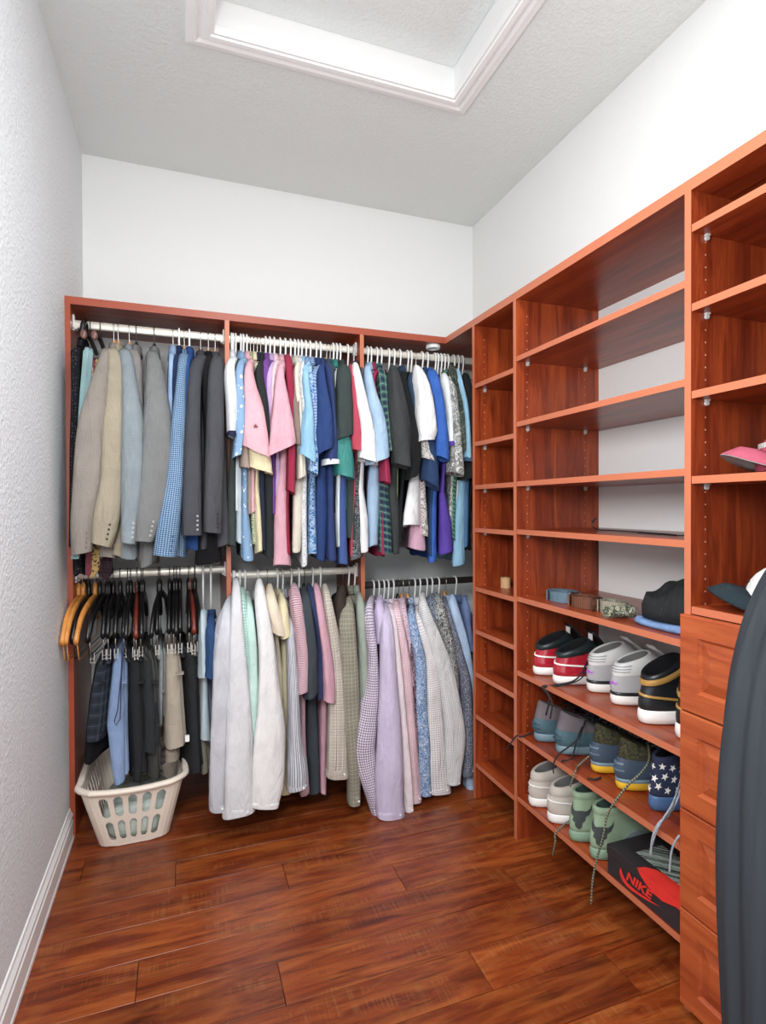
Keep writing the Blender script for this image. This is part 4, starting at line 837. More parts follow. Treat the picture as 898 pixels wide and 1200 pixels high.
# ------------------------------------------------------------------ shoes
def shoe(style, loc, label, rz=0.0, group=None):
    S = style; lv = S['levels']; z_s = S.get('sole', .03)
    t = thing('sneaker', loc, label, 'shoe', group, rz, org=False); t.scale = S.get('scale', (1.04, 1.08, 1.0))
    def dims(z):
        return [interp([(a[0], a[i]) for a in lv], z) for i in (1, 2, 3)]
    slope = S.get('slope', 0); ztop = lv[-1][0]
    def P(th, z, off=0.0, shr=1.0):
        l0, l1, w_ = dims(z); c, s = math.cos(th), math.sin(th); cx = (l0+l1)/2; hl = (l1-l0)/2
        l = cx+hl*math.copysign(abs(c)**.95, c)*shr; k = 1+.16*c*min(1, max(0, (l1-l0-.10)/.15))
        y = w_*k*math.copysign(abs(s)**.86, s)*shr
        if z > S['split']: off += .004*S.get('pad', 1)*math.sin(min(1, (z-S['split'])/(ztop-S['split']))*PI)**.8
        g = max(0, (z-z_s)/(ztop-z_s))**1.3
        v = Vector((l, y, z+slope*g*c))
        if off:
            nrm = Vector((c/max(hl, .05)*.06, s/max(w_, .02)*.06, 0)); nrm.normalize(); v += nrm*off
        return v
    n = 28; TH_ = [2*PI*k/n for k in range(n)]
    sm = MB(); sm.loft([[P(a, z_s, o)*1 + Vector((0, 0, zz-z_s)) for a in TH_] for zz, o in ((0, -.006), (.003, .001), (z_s*.5, .004), (z_s*.85, .003), (z_s, .0015), (z_s+.002, -.003))], True, True)
    so = sm.build('sole', S['sole_m'], t, smooth=True)
    if 'stripe_m' in S:
        st = MB(); st.loft([[P(a, z_s, o)+Vector((0, 0, zz-z_s)) for a in TH_] for zz, o in ((z_s-.003, .003), (z_s-.001, .0045), (z_s+.003, .0045), (z_s+.005, .001))], False, False); st.build('sole_line', S['stripe_m'], so, smooth=True)
    zs = [lerp(z_s-.002, S['split'], i/7) for i in range(8)]
    um = MB(); um.loft([[P(a, z) for a in TH_] for z in zs], True, False); um.build('upper', S['upper_m'], t, smooth=True)
    zs2 = [lerp(S['split'], ztop, i/5) for i in range(6)]
    cm = MB(); bulge = [0, .003, .005, .006, .005, .002]
    rings = [[P(a, z, .0008) for a in TH_] for z, b in zip(zs2, bulge)]
    rings += [[P(a, ztop, -.004)+Vector((0, 0, .003)) for a in TH_], [P(a, ztop, -.009) for a in TH_]]
    cm.loft(rings, False, False); co = cm.build('collar', S['collar_m'], t, smooth=True)
    li = MB(); li.loft([[P(a, ztop, -.009) for a in TH_], [P(a, ztop-.03, -.012) for a in TH_], [P(a, S['split']*.7+z_s*.3, -.010) for a in TH_]], False, True); li.build('lining', S.get('lining_m', LINING), t, smooth=True)
    def ins(z): return dims(z)[1]
    # tongue
    tz0, tz1, tl = S['split']*.75+z_s*.25, S['tongue'], S.get('tongue_lean', .02); la = ins(tz0)-.012; lb = ins(ztop)-.012+tl
    rings = []
    for i in range(7):
        f = i/6; z = lerp(tz0, tz1, f); l = lerp(la, lb, f)+.012*math.sin(f*PI); hw = .030*(1-.25*f**3); d = .007
        rings.append([(l+d*math.cos(a), hw*math.copysign(abs(math.sin(a))**.6, math.sin(a)), z) for a in [2*PI*k/12 for k in range(12)]])
    rings.append([(lerp(sum(p[0] for p in rings[-1])/12, p[0], .4), p[1]*.7, p[2]+.005) for p in rings[-1]])
    tg = MB().loft(rings, True, True).build('tongue', S.get('tongue_m', S['collar_m']), t, smooth=True)
    if S.get('tag'):
        l = lerp(la, lb, .82)-.0085; z = lerp(tz0, tz1, .80); MB().box((l-.001, -.011, z-.016), (l+.001, .011, z+.012)).build('tongue_label', WPLAS, tg)
    # laces across the instep
    lm = MB()
    for i in range(5):
        z = lerp(S['split']*.62+z_s*.38, ztop*.93, i/4); l = ins(z)+.002
        lm.tube([(l-.014, -.026, z-.004), (l, -.014, z+.004), (l+.002, .0, z+.006), (l, .014, z+.004), (l-.014, .026, z-.004)], .0028, 5)
    lm.build('laces', S['lace_m'], t, smooth=True)
    # applied bands, marks: polygons (angle offset from heel in metres along the skin, height)
    def A2T(s, z):                                                     # arc length from the heel (negative side faces the room's open end)
        th = PI; step = .02 if s > 0 else -.02; acc = 0; q = P(th, z)
        while acc < abs(s): th += step; p_ = P(th, z); acc += (p_-q).length; q = p_
        return th
    for (nm, poly, mat_) in S.get('bands', []):                         # [(s, z_low, z_high), ...] strip
        m = MB(); r0 = []; fine_ = []
        for A_, B_ in zip(poly, poly[1:]):
            q_ = max(1, int(abs(B_[0]-A_[0])/.007)); fine_ += [tuple(lerp(u_, v_, i/q_) for u_, v_ in zip(A_, B_)) for i in range(q_)]
        poly = fine_+[poly[-1]]
        for s, za, zb in poly:
            th = A2T(-s, (za+zb)/2); zm = (za+zb)/2; o1 = .0030; o2 = .0042 if zm > S['split']-.012 else .0032
            r0.append([P(th, za, .0003), P(th, za, o1), P(th, zm, o2), P(th, zb, o1), P(th, zb, .0003)])
        m.loft(r0, True, True); m.build(nm, mat_, t)
    for (nm, poly, mat_, of) in S.get('marks', []):
        m = MB(); tris = [[poly[i] for i in tr] for tr in mathutils.geometry.tessellate_polygon([[Vector((a, b, 0)) for a, b in poly]])]
        for _ in range(2 if len(poly) > 10 else 1):
            nt = []
            for A_, B_, C_ in tris:
                ab, bc, ca = [((p[0]+q[0])/2, (p[1]+q[1])/2) for p, q in ((A_, B_), (B_, C_), (C_, A_))]; nt += [(A_, ab, ca), (ab, B_, bc), (ca, bc, C_), (ab, bc, ca)]
            tris = nt
        for tr in tris:
            k = len(m.v); m.v += [tuple(P(A2T(-s, z), z, of*.55)) for s, z in tr]+[tuple(P(A2T(-s, z), z, -.001)) for s, z in tr]
            m.face([k, k+1, k+2]); m.face([k+5, k+4, k+3])
        m.build(nm, mat_, t, tri=True)
    return t
def star_poly(s, z, r, rot=0): return [(s+(r if i % 2 == 0 else r*.42)*math.cos(rot+PI/2+i*PI/5), z+(r if i % 2 == 0 else r*.42)*math.sin(rot+PI/2+i*PI/5)) for i in range(10)]
def strip(s0, s1, z0, z1, h, n=9): return [(lerp(s0, s1, i/n), lerp(z0, z1, i/n)-h/2, lerp(z0, z1, i/n)+h/2) for i in range(n+1)]
HIGH = [(.028, .000, .292, .048), (.045, -.004, .288, .048), (.060, -.003, .268, .045), (.076, .002, .232, .042), (.094, .008, .192, .039), (.112, .012, .158, .037), (.132, .012, .132, .037)]
MIDL = [(.026, .000, .285, .048), (.042, -.005, .28, .048), (.058, -.003, .25, .045), (.072, .003, .21, .042), (.090, .010, .165, .037), (.106, .014, .132, .034)]
LOWL = [(.024, .002, .29, .048), (.036, -.008, .284, .050), (.050, -.006, .258, .047), (.064, .004, .205, .040), (.080, .013, .155, .034), (.098, .018, .120, .028)]
sw_white = plain('rubber_white', 'e9e5e0', .5); black_l = plain('black_leather', '1d1f22', .35); gold = plain('gold_leather', 'b98f4e', .35, .2)
red_p = plain('red_patent', 'a61f30', .16, coat=.6); dk_pad = plain('dark_padding', '1f2a2b', .4); gs = plain('grey_suede', 'a9a7a8', .85); wl = plain('white_leather', 'd9d8d6', .45)
purple = plain('purple_thread', 'b05fc0', .6); teal = plain('slate_teal_knit', '44606a', .7); mauve = plain('mauve_grey_knit', '6d6468', .85, bump=.4)
navy = plain('navy_knit', '3f4d5f', .6); yel = plain('yellow_rubber', 'dfae2e', .5); oliv = fab(('camo', '3d3c34', '5d5a2a', .010, '2c2c29')); beige = plain('warm_grey_nubuck', 'b9b0a6', .9, bump=.3)
sage = plain('sage_green_mesh', '8ea488', .9, bump=.6, bs=500); sageS = plain('sage_rubber', '7f9a83', .6); greyM = plain('grey_mesh', '7d8a8c', .8, bump=.5, bs=600)
lace_w = plain('white_lace', 'dcd9d4', .9); lace_b = plain('black_lace', '252326', .9); lace_g = fab(('hstripe', '9a9a78', '4f5446', .008)); lace_n = fab(('vstripe3', 'e4e6ea', '2b3960', .004, '6f9ac0'))
RED = dict(levels=HIGH, sole=.030, split=.108, sole_m=sw_white, upper_m=red_p, collar_m=dk_pad, tongue=.178, tag=True, lace_m=lace_b, slope=.022, tongue_m=black_l,
    bands=[('heel_stripe', strip(.07, -.15, .092, .062, .006, 14), sw_white), ('white_quarter', [(-.15, .04, .085), (-.17, .036, .078), (-.20, .034, .066), (-.24, .032, .054)], sw_white)], marks=[('side_emblem', [(-.10, .112), (-.09, .116), (-.08, .112), (-.09, .106)], black_l, .005)])
GRY = dict(scale=(1.04, 1.02, 1.36), levels=MIDL, sole=.026, split=.074, sole_m=sw_white, upper_m=gs, collar_m=wl, stripe_m=black_l, tongue=.128, lace_m=lace_w, slope=.012, lining_m=plain('grey_lining', '8d8b8a', .9), tongue_m=wl,
    bands=[('collar_rib', strip(.05, -.05, .086+.007*k, .086+.007*k, .002, 6), gs) for k in range(3)], marks=[('purple_script', [(.02, .054), (.012, .060), (.004, .055), (-.004, .061), (-.012, .055), (-.022, .058), (-.014, .050), (-.004, .053), (.004, .048), (.014, .052)], purple, .004)])
BLK = dict(scale=(1.04, 1.08, 1.24), levels=[(a, b, c, d+.001) for a, b, c, d in HIGH], sole=.032, split=.098, sole_m=sw_white, upper_m=black_l, collar_m=black_l, tongue=.185, tag=True, lace_m=lace_b, slope=.022, tongue_lean=.03, pad=.6,
    bands=[('gold_collar_band', [(.06, .098, .110), (.03, .102, .118), (0, .103, .120), (-.03, .104, .121), (-.06, .108, .122), (-.09, .113, .124), (-.12, .119, .126)], gold), ('gold_stripe', strip(.02, -.16, .078, .052, .006, 12), gold)])
RUN = dict(scale=(1.04, 1.08, 1.28), levels=LOWL, sole=.024, split=.062, sole_m=plain('grey_blue_rubber', '6f8590', .5), upper_m=teal, collar_m=mauve, tongue=.125, lace_m=lace_b, slope=-.016, pad=.5,
    bands=[('heel_clip', strip(.022, -.022, .050, .050, .004, 6), plain('dark_teal_trim', '2c4750', .4)), ('heel_clip', strip(.018, -.026, .040, .040, .003, 6), plain('dark_teal_trim', '2c4750', .4))])
NAV = dict(scale=(1.04, .99, 1.36), levels=LOWL, sole=.022, split=.066, sole_m=yel, upper_m=navy, collar_m=oliv, stripe_m=plain('grey_blue_rubber', '6f8590', .5), tongue=.13, lace_m=lace_g, slope=-.016, pad=.5,
    bands=[('heel_clip', strip(.022, -.022, .056, .056, .004, 6), plain('slate_trim', '5d7082', .4)), ('heel_clip', strip(.016, -.028, .044, .044, .003, 6), plain('slate_trim', '5d7082', .4))])
BEI = dict(scale=(1.04, 1.08, 1.28), levels=MIDL, sole=.026, split=.080, sole_m=sw_white, upper_m=beige, collar_m=beige, tongue=.125, lace_m=lace_b, slope=.010, lining_m=plain('grey_lining', '8d8b8a', .9), bands=[('heel_piping', strip(.05, -.09, .070, .060, .003, 10), sw_white)])
bull = [(-.034, .100), (-.030, .088), (-.020, .081), (0, .083), (.020, .081), (.030, .088), (.034, .100), (.037, .084), (.031, .071), (.021, .065), (.022, .055), (.013, .050), (.011, .038), (0, .032), (-.011, .038), (-.013, .050), (-.022, .055), (-.021, .065), (-.031, .071), (-.037, .084)]
GRN = dict(scale=(1.04, .92, 1.24), levels=[(a*1.02, b, c, d) for a, b, c, d in HIGH], sole=.028, split=.118, sole_m=sageS, upper_m=sage, collar_m=sage, tongue=.150, lace_m=lace_g, slope=.004, pad=.5, lining_m=plain('green_lining', '4f6660', .8), tongue_m=dk_pad,
    marks=[('bull_emblem', [(-.030-a*.9, z+.006) for a, z in bull], plain('charcoal_print', '3a3f3e', .7), .0045)], bands=[('side_mesh', [(-.10, .040, .050), (-.13, .040, .068), (-.17, .040, .074), (-.20, .040, .064), (-.23, .038, .052)], greyM)])
STR = dict(scale=(1.04, .86, 1.24), levels=[(a, b, c, d) for a, b, c, d in HIGH], sole=.034, split=.110, sole_m=plain('blue_rubber', '46648c', .5), upper_m=plain('navy_canvas', '222a44', .85), collar_m=plain('navy_canvas', '222a44', .85), tongue=.158, lace_m=lace_n, slope=.01, pad=.4,
    marks=[('star', star_poly(s, z, .0105, r_), sw_white, .004) for s, z, r_ in ((.03, .060, .3), (.004, .052, .1), (-.022, .062, .5), (-.048, .052, .2), (.018, .085, .6), (-.008, .080, .2), (-.034, .086, .4), (-.062, .078, .1), (.034, .105, .2), (.004, .108, .5), (-.024, .112, .1), (-.052, .106, .6), (-.08, .10, .3), (-.10, .066, .2), (-.078, .052, .5), (.056, .075, .2), (.05, .05, .4))])
z6, z7, z8 = SZ[5], SZ[6], SZ[7]
SH = {}
for k, sty, x, y, z, rz, lab, g in (
    ('r1', RED, 1.678, -1.122, z6, -.05, 'glossy red high top sneaker with black tongue, next to the upright panel', 'red high tops'), ('r2', RED, 1.680, -1.238, z6, -.10, 'glossy red high top sneaker with loose black lace over the shelf edge', 'red high tops'),
    ('g1', GRY, 1.735, -1.352, z6, -.08, 'grey and white sneaker beside the red high tops', 'grey sneakers'), ('g2', GRY, 1.725, -1.475, z6, -.10, 'grey and white sneaker beside the black and gold high top', 'grey sneakers'),
    ('b1', BLK, 1.690, -1.628, z6, -.06, 'black and gold high top sneaker with white sole, fully visible', 'black and gold high tops'), ('b2', BLK, 1.700, -1.752, z6, -.06, 'black and gold high top sneaker half hidden by the drawer unit', 'black and gold high tops'),
    ('u1', RUN, 1.672, -1.132, z7, -.04, 'grey and teal running shoe next to the upright panel', 'grey teal running shoes'), ('u2', RUN, 1.682, -1.248, z7, -.10, 'grey and teal running shoe with laces trailing off the shelf', 'grey teal running shoes'),
    ('n1', NAV, 1.705, -1.405, z7, -.06, 'navy running shoe with yellow sole, left of its pair', 'navy yellow running shoes'), ('n2', NAV, 1.700, -1.522, z7, -.10, 'navy running shoe with yellow sole, right of its pair', 'navy yellow running shoes'),
    ('s1', STR, 1.705, -1.652, z7, -.05, 'navy sneaker patterned with white stars, fully visible', 'star sneakers'), ('s2', STR, 1.715, -1.757, z7, -.05, 'navy star sneaker mostly hidden by the drawer unit', 'star sneakers'),
    ('e1', BEI, 1.652, -1.128, z8, -.06, 'warm grey sneaker with white sole next to the upright panel', 'warm grey sneakers'), ('e2', BEI, 1.652, -1.242, z8, -.12, 'warm grey sneaker with white sole beside the green trainers', 'warm grey sneakers'),
    ('q1', GRN, 1.652, -1.362, z8, -.05, 'sage green trainer with dark bull emblem beside the grey sneakers', 'sage green trainers'), ('q2', GRN, 1.652, -1.462, z8, -.08, 'sage green trainer with dark bull emblem beside the black shoe box', 'sage green trainers')):
    SH[k] = shoe(sty, (x, y, z+.0012), lab, rz, g)
def lace(k, pts, mat, r=.0026):
    """loose lace belonging to a shoe; pts are world points"""
    o = SH[k]; c, s = math.cos(-o.rotation_euler.z), math.sin(-o.rotation_euler.z); L = Vector(o.location)
    P = [(c*(p[0]-L.x)-s*(p[1]-L.y), s*(p[0]-L.x)+c*(p[1]-L.y), p[2]-L.z) for p in pts]; P = [tuple(a/b for a, b in zip(p, o.scale)) for p in P]
    MB().tube(catmull(P, len(P)*5), r, 5).build('loose_lace', mat, o, org=(0, 0, 0), smooth=True)
ax = lambda u, v, x: tuple(at(u, v, x=x))
lace('r2', [ax(690, 772, 1.79), ax(682, 788, 1.74), ax(672, 798, 1.70), (1.662, -1.262, z6+.004), (1.636, -1.225, z6-.01), ax(644, 816, 1.625), ax(640, 838, 1.628)], lace_b, .003)
lace('r2', [ax(692, 776, 1.79), ax(680, 796, 1.72), (1.668, -1.275, z6+.004), (1.638, -1.232, z6-.012), ax(647, 822, 1.625), ax(645, 842, 1.628)], lace_b, .0025)
lace('u1', [(1.80, -1.10, z7+.075), (1.74, -1.075, z7+.02), (1.67, -1.082, z7+.004), (1.640, -1.085, z7+.002), ax(606, 862, 1.628), ax(598, 872, 1.630), ax(594, 878, 1.632)], lace_b)
lace('u2', [(1.80, -1.25, z7+.085), ax(686, 845, 1.77), ax(680, 862, 1.70), ax(668, 874, 1.66), ax(655, 884, 1.632), ax(649, 895, 1.628), ax(649, 906, 1.63)], lace_b)
lace('u2', [ax(683, 850, 1.76), ax(676, 868, 1.71), (1.70, -1.305, z7+.004), (1.655, -1.31, z7+.004)], lace_b)
lace('n1', [ax(705, 868, 1.79), ax(697, 880, 1.72), (1.675, -1.372, z7+.012), ax(675, 903, 1.635), ax(670, 916, 1.626), ax(669, 922, 1.627)], lace_g)
lace('n2', [ax(760, 872, 1.80), ax(761, 890, 1.74), ax(752, 905, 1.70), ax(738, 918, 1.662), ax(722, 938, 1.630), ax(712, 955, 1.622), ax(707, 980, 1.618), ax(700, 1005, 1.616), ax(695, 1030, 1.615), ax(693, 1060, 1.616)], lace_g, .003)
lace('n1', [(1.70, -1.45, z7+.003), (1.672, -1.455, z7+.003), (1.655, -1.44, z7+.003)], lace_b, .003)
lace('q1', [(1.78, -1.36, z8+.07), (1.70, -1.305, z8+.03), (1.648, -1.30, z8+.004), (1.632, -1.302, z8-.012), ax(651, 985, 1.625), ax(648, 1002, 1.625)], lace_g)
lace('s1', [ax(800, 905, 1.80), ax(795, 925, 1.72), ax(787, 945, 1.66), ax(776, 962, 1.632), ax(768, 978, 1.624), ax(762, 1000, 1.624)], lace_n, .003)
lace('s1', [ax(801, 908, 1.79), ax(797, 930, 1.71), ax(784, 955, 1.655), ax(772, 965, 1.628), ax(765, 982, 1.620), ax(763, 1003, 1.622)], lace_n, .003)
lace('s2', [(1.715, -1.80, z7+.05), (1.66, -1.803, z7+.01), ax(796, 980, 1.628), ax(788, 995, 1.620), ax(785, 1022, 1.620)], lace_n, .003)

# ------------------------------------------------------------------ shoe box
bxy = (-1.812, -1.532); bxx = (1.650, 1.860); bz = z8
sb = thing('shoe_box', (1.75, -1.67, bz), 'black shoe box with red printed lettering and curved mark on the bottom shoe shelf', 'box')
card = plain('black_card', '2a2629', .55); redp = plain('red_print', 'd8322a', .5)
MB().box((bxx[0]+.002, bxy[0]+.002, bz), (bxx[1]-.002, bxy[1]-.002, bz+.075)).build('box_base', card, sb, bevel=.001)
lid = MB().box((bxx[0], bxy[0], bz+.060), (bxx[1], bxy[1], bz+.088)).build('lid', card, sb, bevel=.001)
fx = bxx[0]-.0006
def logo(m): return m
m = MB(); yc = -1.655
red_top = [(-1.640, 0), (-1.812, 0), (-1.812, .085), (-1.795, .092), (-1.765, .085), (-1.735, .065), (-1.70, .04), (-1.665, .02)]
m.prism([(a, b) for a, b in [(-1.655, .0), (-1.660, .022), (-1.68, .042), (-1.72, .056), (-1.77, .062), (-1.812, .062), (-1.812, 0)]], lambda a, b, d: (bxx[0]+b, a, bz+.0882+d), .0006)
m.build('red_lid_print', redp, lid, tri=True)
m = MB(); m.prism([(-1.655, .088), (-1.668, .074), (-1.688, .062), (-1.715, .053), (-1.745, .052), (-1.770, .060), (-1.79, .066), (-1.812, .066), (-1.812, .088)], lambda a, b, d: (fx-d, a, bz+b), .0006)
m.build('red_lid_print', redp, lid, tri=True)
def text_mesh(s, size, fn, name, mat, parent, bold=.0):
    cu = bpy.data.curves.new('lettering', 'FONT'); cu.body = s; cu.size = size; cu.extrude = .0; cu.shear = .28; cu.offset = bold; cu.align_x = 'LEFT'; cu.resolution_u = 4
    o = bpy.data.objects.new('lettering', cu); COL.objects.link(o); dg = bpy.context.evaluated_depsgraph_get(); me = bpy.data.meshes.new_from_object(o.evaluated_get(dg))
    mm = MB(); mm.v = [tuple(fn(v.co.x, v.co.y)) for v in me.vertices]
    for p in me.polygons: mm.face(list(p.vertices))
    bpy.data.objects.remove(o, do_unlink=True); return mm.build(name, mat, parent)
text_mesh('NIKE', .036, lambda a, b: (fx-.0008+(.0022 if False else 0), -1.612-a*1.18, bz+.030+b), 'lettering', redp, sb, .0014)
m = MB()
swo = [(-1.592, .046), (-1.598, .034), (-1.606, .024), (-1.620, .0165), (-1.640, .0155), (-1.665, .0175), (-1.700, .0215), (-1.735, .027), (-1.700, .0165), (-1.665, .010), (-1.635, .0055), (-1.612, .0065), (-1.598, .012), (-1.590, .022), (-1.587, .034)]
m.prism(swo, lambda a, b, d: (fx-.0003-d, a, bz+b+.004), .0006); m.build('curved_mark', redp, sb, tri=True)
cd = MB(); cd.box((1.700, -1.80, bz+.0895), (1.80, -1.60, bz+.0905))
co_ = tag(cd.build('printed_card', fab(('camo', '8fa294', '2b352f', .012, 'b9c7b9')), org=(1.75, -1.70, bz+.0895)), 'grey green printed card lying on the black shoe box lid', 'card')

# ------------------------------------------------------------------ belts, folded clothes, strap
def coil(name, c, r0, r1, h, turns, mat, label, cat, th=.0035, ex=1.3, buckle=None, group=None, rz=0):
    t = thing(name, c, label, cat, group); rings = []
    n = int(turns*22)
    for i in range(n+1):
        a = rz+2*PI*turns*i/n; r = lerp(r0, r1, i/n); d = Vector((math.cos(a), math.sin(a), 0)); ring = []
        for q, zz in ((-th/2, 0), (th/2, 0), (th/2, h), (-th/2, h)):
            ring.append((c[0]+(r+q)*d.x*ex*.8, c[1]+(r+q)*d.y*ex, c[2]+zz))
        rings.append(ring)
    MB().loft(rings).build('strap', mat, t)
    if buckle:
        e = Vector(rings[-1][0]); m = MB(); y0, x0 = c[1]-r1*ex, c[0]-.01
        m.tube([(x0-.022, y0-.006, c[2]+.002), (x0+.022, y0-.006, c[2]+.002), (x0+.022, y0-.006, c[2]+h+.004), (x0-.022, y0-.006, c[2]+h+.004)], .0024, 6, closed=True)
        m.tube([(x0-.022, y0-.008, c[2]+h*.5), (x0+.02, y0-.010, c[2]+h*.5)], .002, 6); m.build('buckle', buckle, t)
    return t
z5 = SZ[4]+.001
coil('belt', (1.745, -1.205, z5), .018, .052, .036, 3.4, fab(P_('5f7d92')), 'coiled slate blue belt with silver buckle on the belt shelf', 'belt', buckle=METAL, group='coiled belts')
coil('belt', (1.735, -1.335, z5), .016, .048, .037, 3.4, fab(('gingham', '9a5538', '54281c', .006)), 'coiled red brown braided belt with dark buckle', 'belt', buckle=plain('dark_brown_leather', '3b2018', .4), group='coiled belts')
coil('belt', (1.755, -1.445, z5), .014, .042, .038, 3.4, fab(('hstripe', 'b3a78f', '9d9179', .006)), 'coiled tan webbing belt behind the rolled camouflage belt', 'belt', group='coiled belts')
rb = thing('rolled_belt', (1.70, -1.52, z5), 'rolled camouflage cloth belt lying on its side by the dark clothes', 'belt', 'coiled belts')
rings = []; n_ = 60
for i in range(n_+1):
    a = 2*PI*3*i/n_; r = lerp(.006, .019, i/n_); rings.append([(1.668+xx, -1.512+(r+q)*math.cos(a)*1.1-xx*.35, z5+.0215+(r+q)*math.sin(a)) for xx, q in ((0, -.002), (0, .002), (.075, .002), (.075, -.002))])
MB().loft(rings).build('strap', fab(('camo', '8d8f78', '454d3c', .016, 'b9ad8c')), rb)
bq = coil('belt', (1.755, -.800, NZ[4]), .010, .024, .045, 2.5, plain('tan_suede', 'c79f74', .8), 'rolled tan belt standing alone in the narrow shelf tower', 'belt', th=.006, ex=1.0)
def pile(name, c, hx, hy, h, mat, label, seed, lumps=5, cat='clothes', rz=0, dome=.5):
    f = wr(seed); m = MB(); R = random.Random(seed); n = 40; rings = []
    bl = [(R.uniform(-.6, .6), R.uniform(-.6, .6), R.uniform(.3, .8), R.uniform(.2, 1)) for _ in range(lumps)]
    NR = 14
    def hgt(a, b):
        e = h*(1-dome+dome*math.exp(-(a*a+b*b)))
        for x_, y_, r_, k in bl: e += h*.34*k*math.exp(-((a-x_)**2+(b-y_)**2)/(r_*r_*.3))
        e += h*.20*abs(math.sin(7*a+4*b+seed))*math.cos(5*b-3*a)
        return e
    rings.append([(c[0]+hx*.97*math.copysign(abs(math.cos(t_))**.6, math.cos(t_)), c[1]+hy*.97*math.copysign(abs(math.sin(t_))**.6, math.sin(t_)), c[2]+.001) for t_ in [2*PI*k/n for k in range(n)]])
    for i in range(NR):
        q = 1-i/NR
        ring = []
        for k in range(n):
            t_ = 2*PI*k/n; a = q*math.copysign(abs(math.cos(t_))**.6, math.cos(t_)); b = q*math.copysign(abs(math.sin(t_))**.6, math.sin(t_)); s_ = 1+.05*f(t_, 0)
            ring.append((c[0]+hx*a*s_, c[1]+hy*b*s_, c[2]+hgt(a, b)*(1 if i > 0 else .55)))
        rings.append(ring)
    m.loft(rings, True, True); o = m.build(name, mat, smooth=True, org=c); return tag(o, label, cat)
pile('folded_jeans', (1.775, -1.690, z5), .095, .118, .018, fab(P_('6e93cf')), 'folded light blue garment under the black clothes', 3, 3, dome=.2)
pile('black_jacket', (1.800, -1.695, z5+.020), .105, .115, .082, fab(P_('26282a')), 'rumpled black jacket heaped on the belt shelf beside the drawer unit', 8, 8)
sp = thing('black_strap', (1.86, -1.45, SZ[3]), 'thin black strap with curled end lying on the shelf above the belts', 'strap')
pts = [(1.868, -1.235, SZ[3]+.045), (1.862, -1.225, SZ[3]+.03), (1.86, -1.228, SZ[3]+.012), (1.855, -1.26, SZ[3]+.003), (1.85, -1.33, SZ[3]+.003), (1.84, -1.42, SZ[3]+.003), (1.83, -1.5, SZ[3]+.003), (1.81, -1.60, SZ[3]+.003), (1.79, -1.66, SZ[3]+.003)]
MB().tube(catmull(pts, 40), [.0055]*6+[.0028]*34, 6, flat=.6).build('cord', black_l, sp, smooth=True)
MB().box((1.80, -1.66, SZ[3]+.0005), (1.84, -1.50, SZ[3]+.002)).build('flat_tab', black_l, sp)

# ------------------------------------------------------------------ caps
def cap(loc, ang, crown_m, brim_m, under_m, label, r=.088, h=.11):
    t = thing('baseball_cap', loc, label, 'cap', 'caps in the cubbies', ang, org=False); m = MB(); n = 24; rings = []
    for i in range(8):
        f = i/7; q = math.cos(f*PI/2)**.75; rings.append([(r*1.1*q*math.cos(2*PI*k/n), r*q*math.sin(2*PI*k/n), .006+h*math.sin(f*PI/2)) for k in range(n)])
    m.loft(rings, True, True); m.build('crown', crown_m, t, smooth=True)
    def vis(zo, th_):
        g = MB(); R1 = []
        for i in range(13):
            a = lerp(-1.05, 1.05, i/12); inner = (r*1.08*math.cos(a), r*.99*math.sin(a)); ext = .075*math.cos(a*1.35)**.5 if abs(a*1.35) < PI/2 else 0
            outer = (inner[0]+ext, inner[1]*1.02); dz = .062*math.cos(a*1.40)
            R1.append([(inner[0]-.006, inner[1], .010+dz*.75+zo), ((inner[0]+outer[0])/2, (inner[1]+outer[1])/2, .010+dz*.9+zo), (outer[0], outer[1], .006+dz*.72+zo), (outer[0], outer[1], .006+dz*.72+zo-th_), ((inner[0]+outer[0])/2, (inner[1]+outer[1])/2, .010+dz*.9+zo-th_), (inner[0]-.006, inner[1], .010+dz*.75+zo-th_)])
        g.loft(R1, True, True); return g
    br = vis(0, .002).build('brim', brim_m, t, smooth=True); vis(-.0021, .0015).build('brim_underside', under_m, br, smooth=True)
    MB().loft([[(q*math.cos(2*PI*k/10), q*math.sin(2*PI*k/10), .006+h+z_) for k in range(10)] for q, z_ in ((.008, -.002), (.007, .003), (.001, .004))]).build('top_button', crown_m, t, smooth=True)
    return t
cpk = cap((1.785, -2.020, DZ[3]), 2.5, fab(P_('c8405c')), fab(P_('cf4a66')), plain('grey_brim_lining', 'a8a6a3', .9), 'pink red baseball cap with grey brim underside in the cubby')
m = MB(); xf = lambda z: .097*math.cos(math.asin((z-.006)/.11))**.75
for q in range(-2, 3): m.box((xf(.066)-.003-.0006*q*q, q*.013-.004, .060), (xf(.066)+.0015-.0006*q*q, q*.013+.004, .072)); m.build('white_stitching', WPLAS, cpk, org=(0, 0, 0))
cwh = cap((1.768, -2.002, 1.045), 2.2, fab(P_('e9e4de')), fab(P_('23313a')), LINING, 'white baseball cap with dark brim and black lettering on top of the drawers')
m = MB()
for (a0, b0, a1, b1) in ((-.020, .035, -.014, .075), (-.014, .069, .006, .075), (-.014, .052, .003, .058), (-.014, .035, .006, .041)):
    n_s = max(1, int((b1-b0)/.008))
    for i in range(n_s): za, zb = lerp(b0, b1, i/n_s), lerp(b0, b1, (i+1)/n_s); m.box((xf(za)-.006, a0, za), (xf((za+zb)/2)+.001, a1, zb))
m.build('cap_letter', black_l, cwh, org=(0, 0, 0))

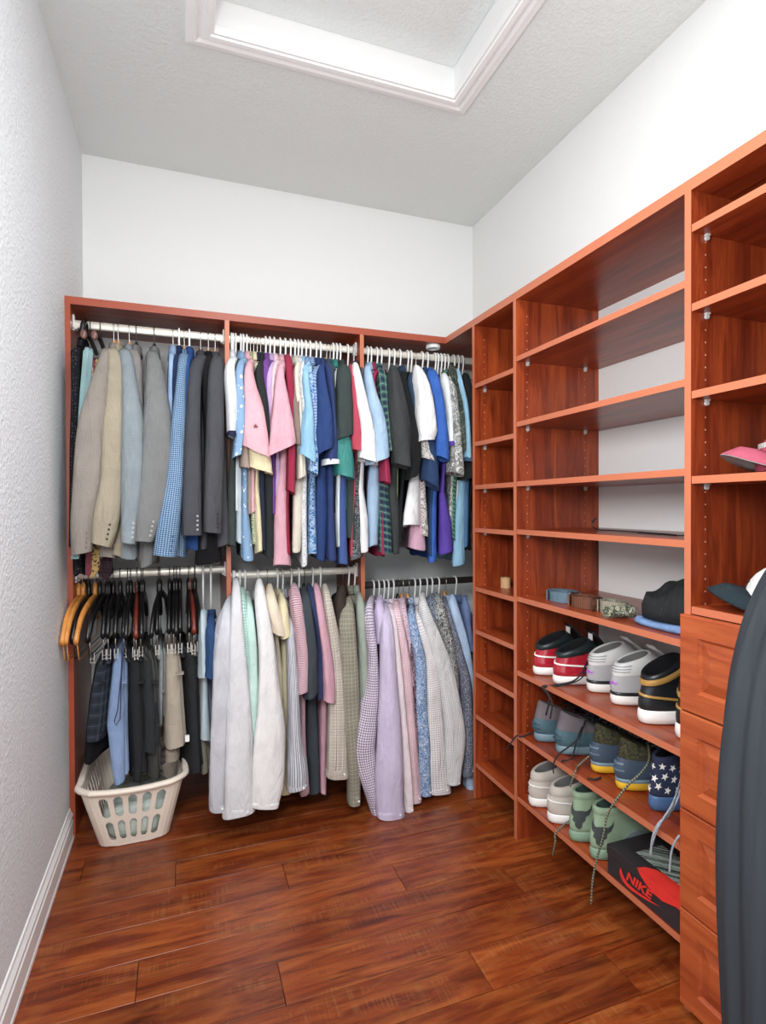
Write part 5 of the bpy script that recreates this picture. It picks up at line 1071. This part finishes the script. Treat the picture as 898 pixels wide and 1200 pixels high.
# ------------------------------------------------------------------ dark coat in the foreground on its own rod
RODS['C1'] = (1.385, -2.455)
vr_ = MB().tube([(XR+.002, -2.455, 1.385), (1.43, -2.455, 1.385)], .008, 10).build('valet_rod', METAL, drw, smooth=True)
n_ = N('coat_wool_fold_shade'); n_.col(n_.mix(n_.noise(n_.map(n_.coord('Object'), (13, 13, .45)), 3, 4), lin('14171b'), lin('2e343b')))  # light and shade of the folds painted as vertical colour streaks
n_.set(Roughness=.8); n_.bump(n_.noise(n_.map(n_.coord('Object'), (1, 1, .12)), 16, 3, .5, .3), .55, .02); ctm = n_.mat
ct = thing('long_coat', (1.47, -2.455, 1.385), 'long dark slate coat hanging in the right foreground before the drawers', 'coat')
bm_ = MB(); pr = [(1.28, .045, 1.50, .02, .02), (1.265, .12, 1.50, .03, .03), (1.24, .18, 1.50, .035, .035), (1.18, .20, 1.50, .05, .045)]+[(lerp(1.18, .10, i/12), lerp(.20, .22, i/12), 1.49, .07, lerp(.05, .075, i/12)) for i in range(1, 13)]
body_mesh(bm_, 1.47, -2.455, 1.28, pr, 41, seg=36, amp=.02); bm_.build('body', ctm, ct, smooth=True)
sm = MB(); rings = []; Cs = catmull([(1.475, -2.25, 1.262, .016, .030), (1.452, -2.225, 1.17, .044, .055), (1.432, -2.205, 1.03, .058, .07), (1.418, -2.195, .86, .066, .075), (1.405, -2.20, .62, .068, .075), (1.402, -2.21, .30, .066, .068)], 34)
for i, (x, y, z, rx, ry) in enumerate(Cs):
    L = i/33; g = min(1, L*3); ring = []
    for k in range(96):
        a = 2*PI*k/96; q = 1+g*(.055*math.sin(7*a+1.5*L+.4)+.04*math.sin(12*a-2.2*L+1)+.02*math.sin(19*a+3*L)+.03*math.sin(3*a+9*L))
        ring.append((x+rx*q*math.cos(a), y+ry*q*math.sin(a), z+.10*rx*math.cos(a)))
    rings.append(ring)
sm.loft(rings, True, True)
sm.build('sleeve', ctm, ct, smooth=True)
sm = MB(); sleeve_mesh(sm, [(1.475, -2.63, 1.262, .02, .035), (1.46, -2.675, 1.19, .045, .05), (1.45, -2.70, .9, .05, .05), (1.45, -2.70, .45, .05, .05)], 16, 16, 29, .06)
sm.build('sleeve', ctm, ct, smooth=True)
cm = MB(); cr = lambda W_, T_, zz: [(1.47+T_*math.sin(a), -2.455-W_*math.cos(a), zz) for a in [2*PI*k/16 for k in range(16)]]
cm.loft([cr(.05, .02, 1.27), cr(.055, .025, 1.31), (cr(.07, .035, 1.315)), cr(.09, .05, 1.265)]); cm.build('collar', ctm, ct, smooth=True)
hanger('wood', 1.47, 'C1', 'orange wooden hanger holding the long dark slate coat', half=.19, bar=False)
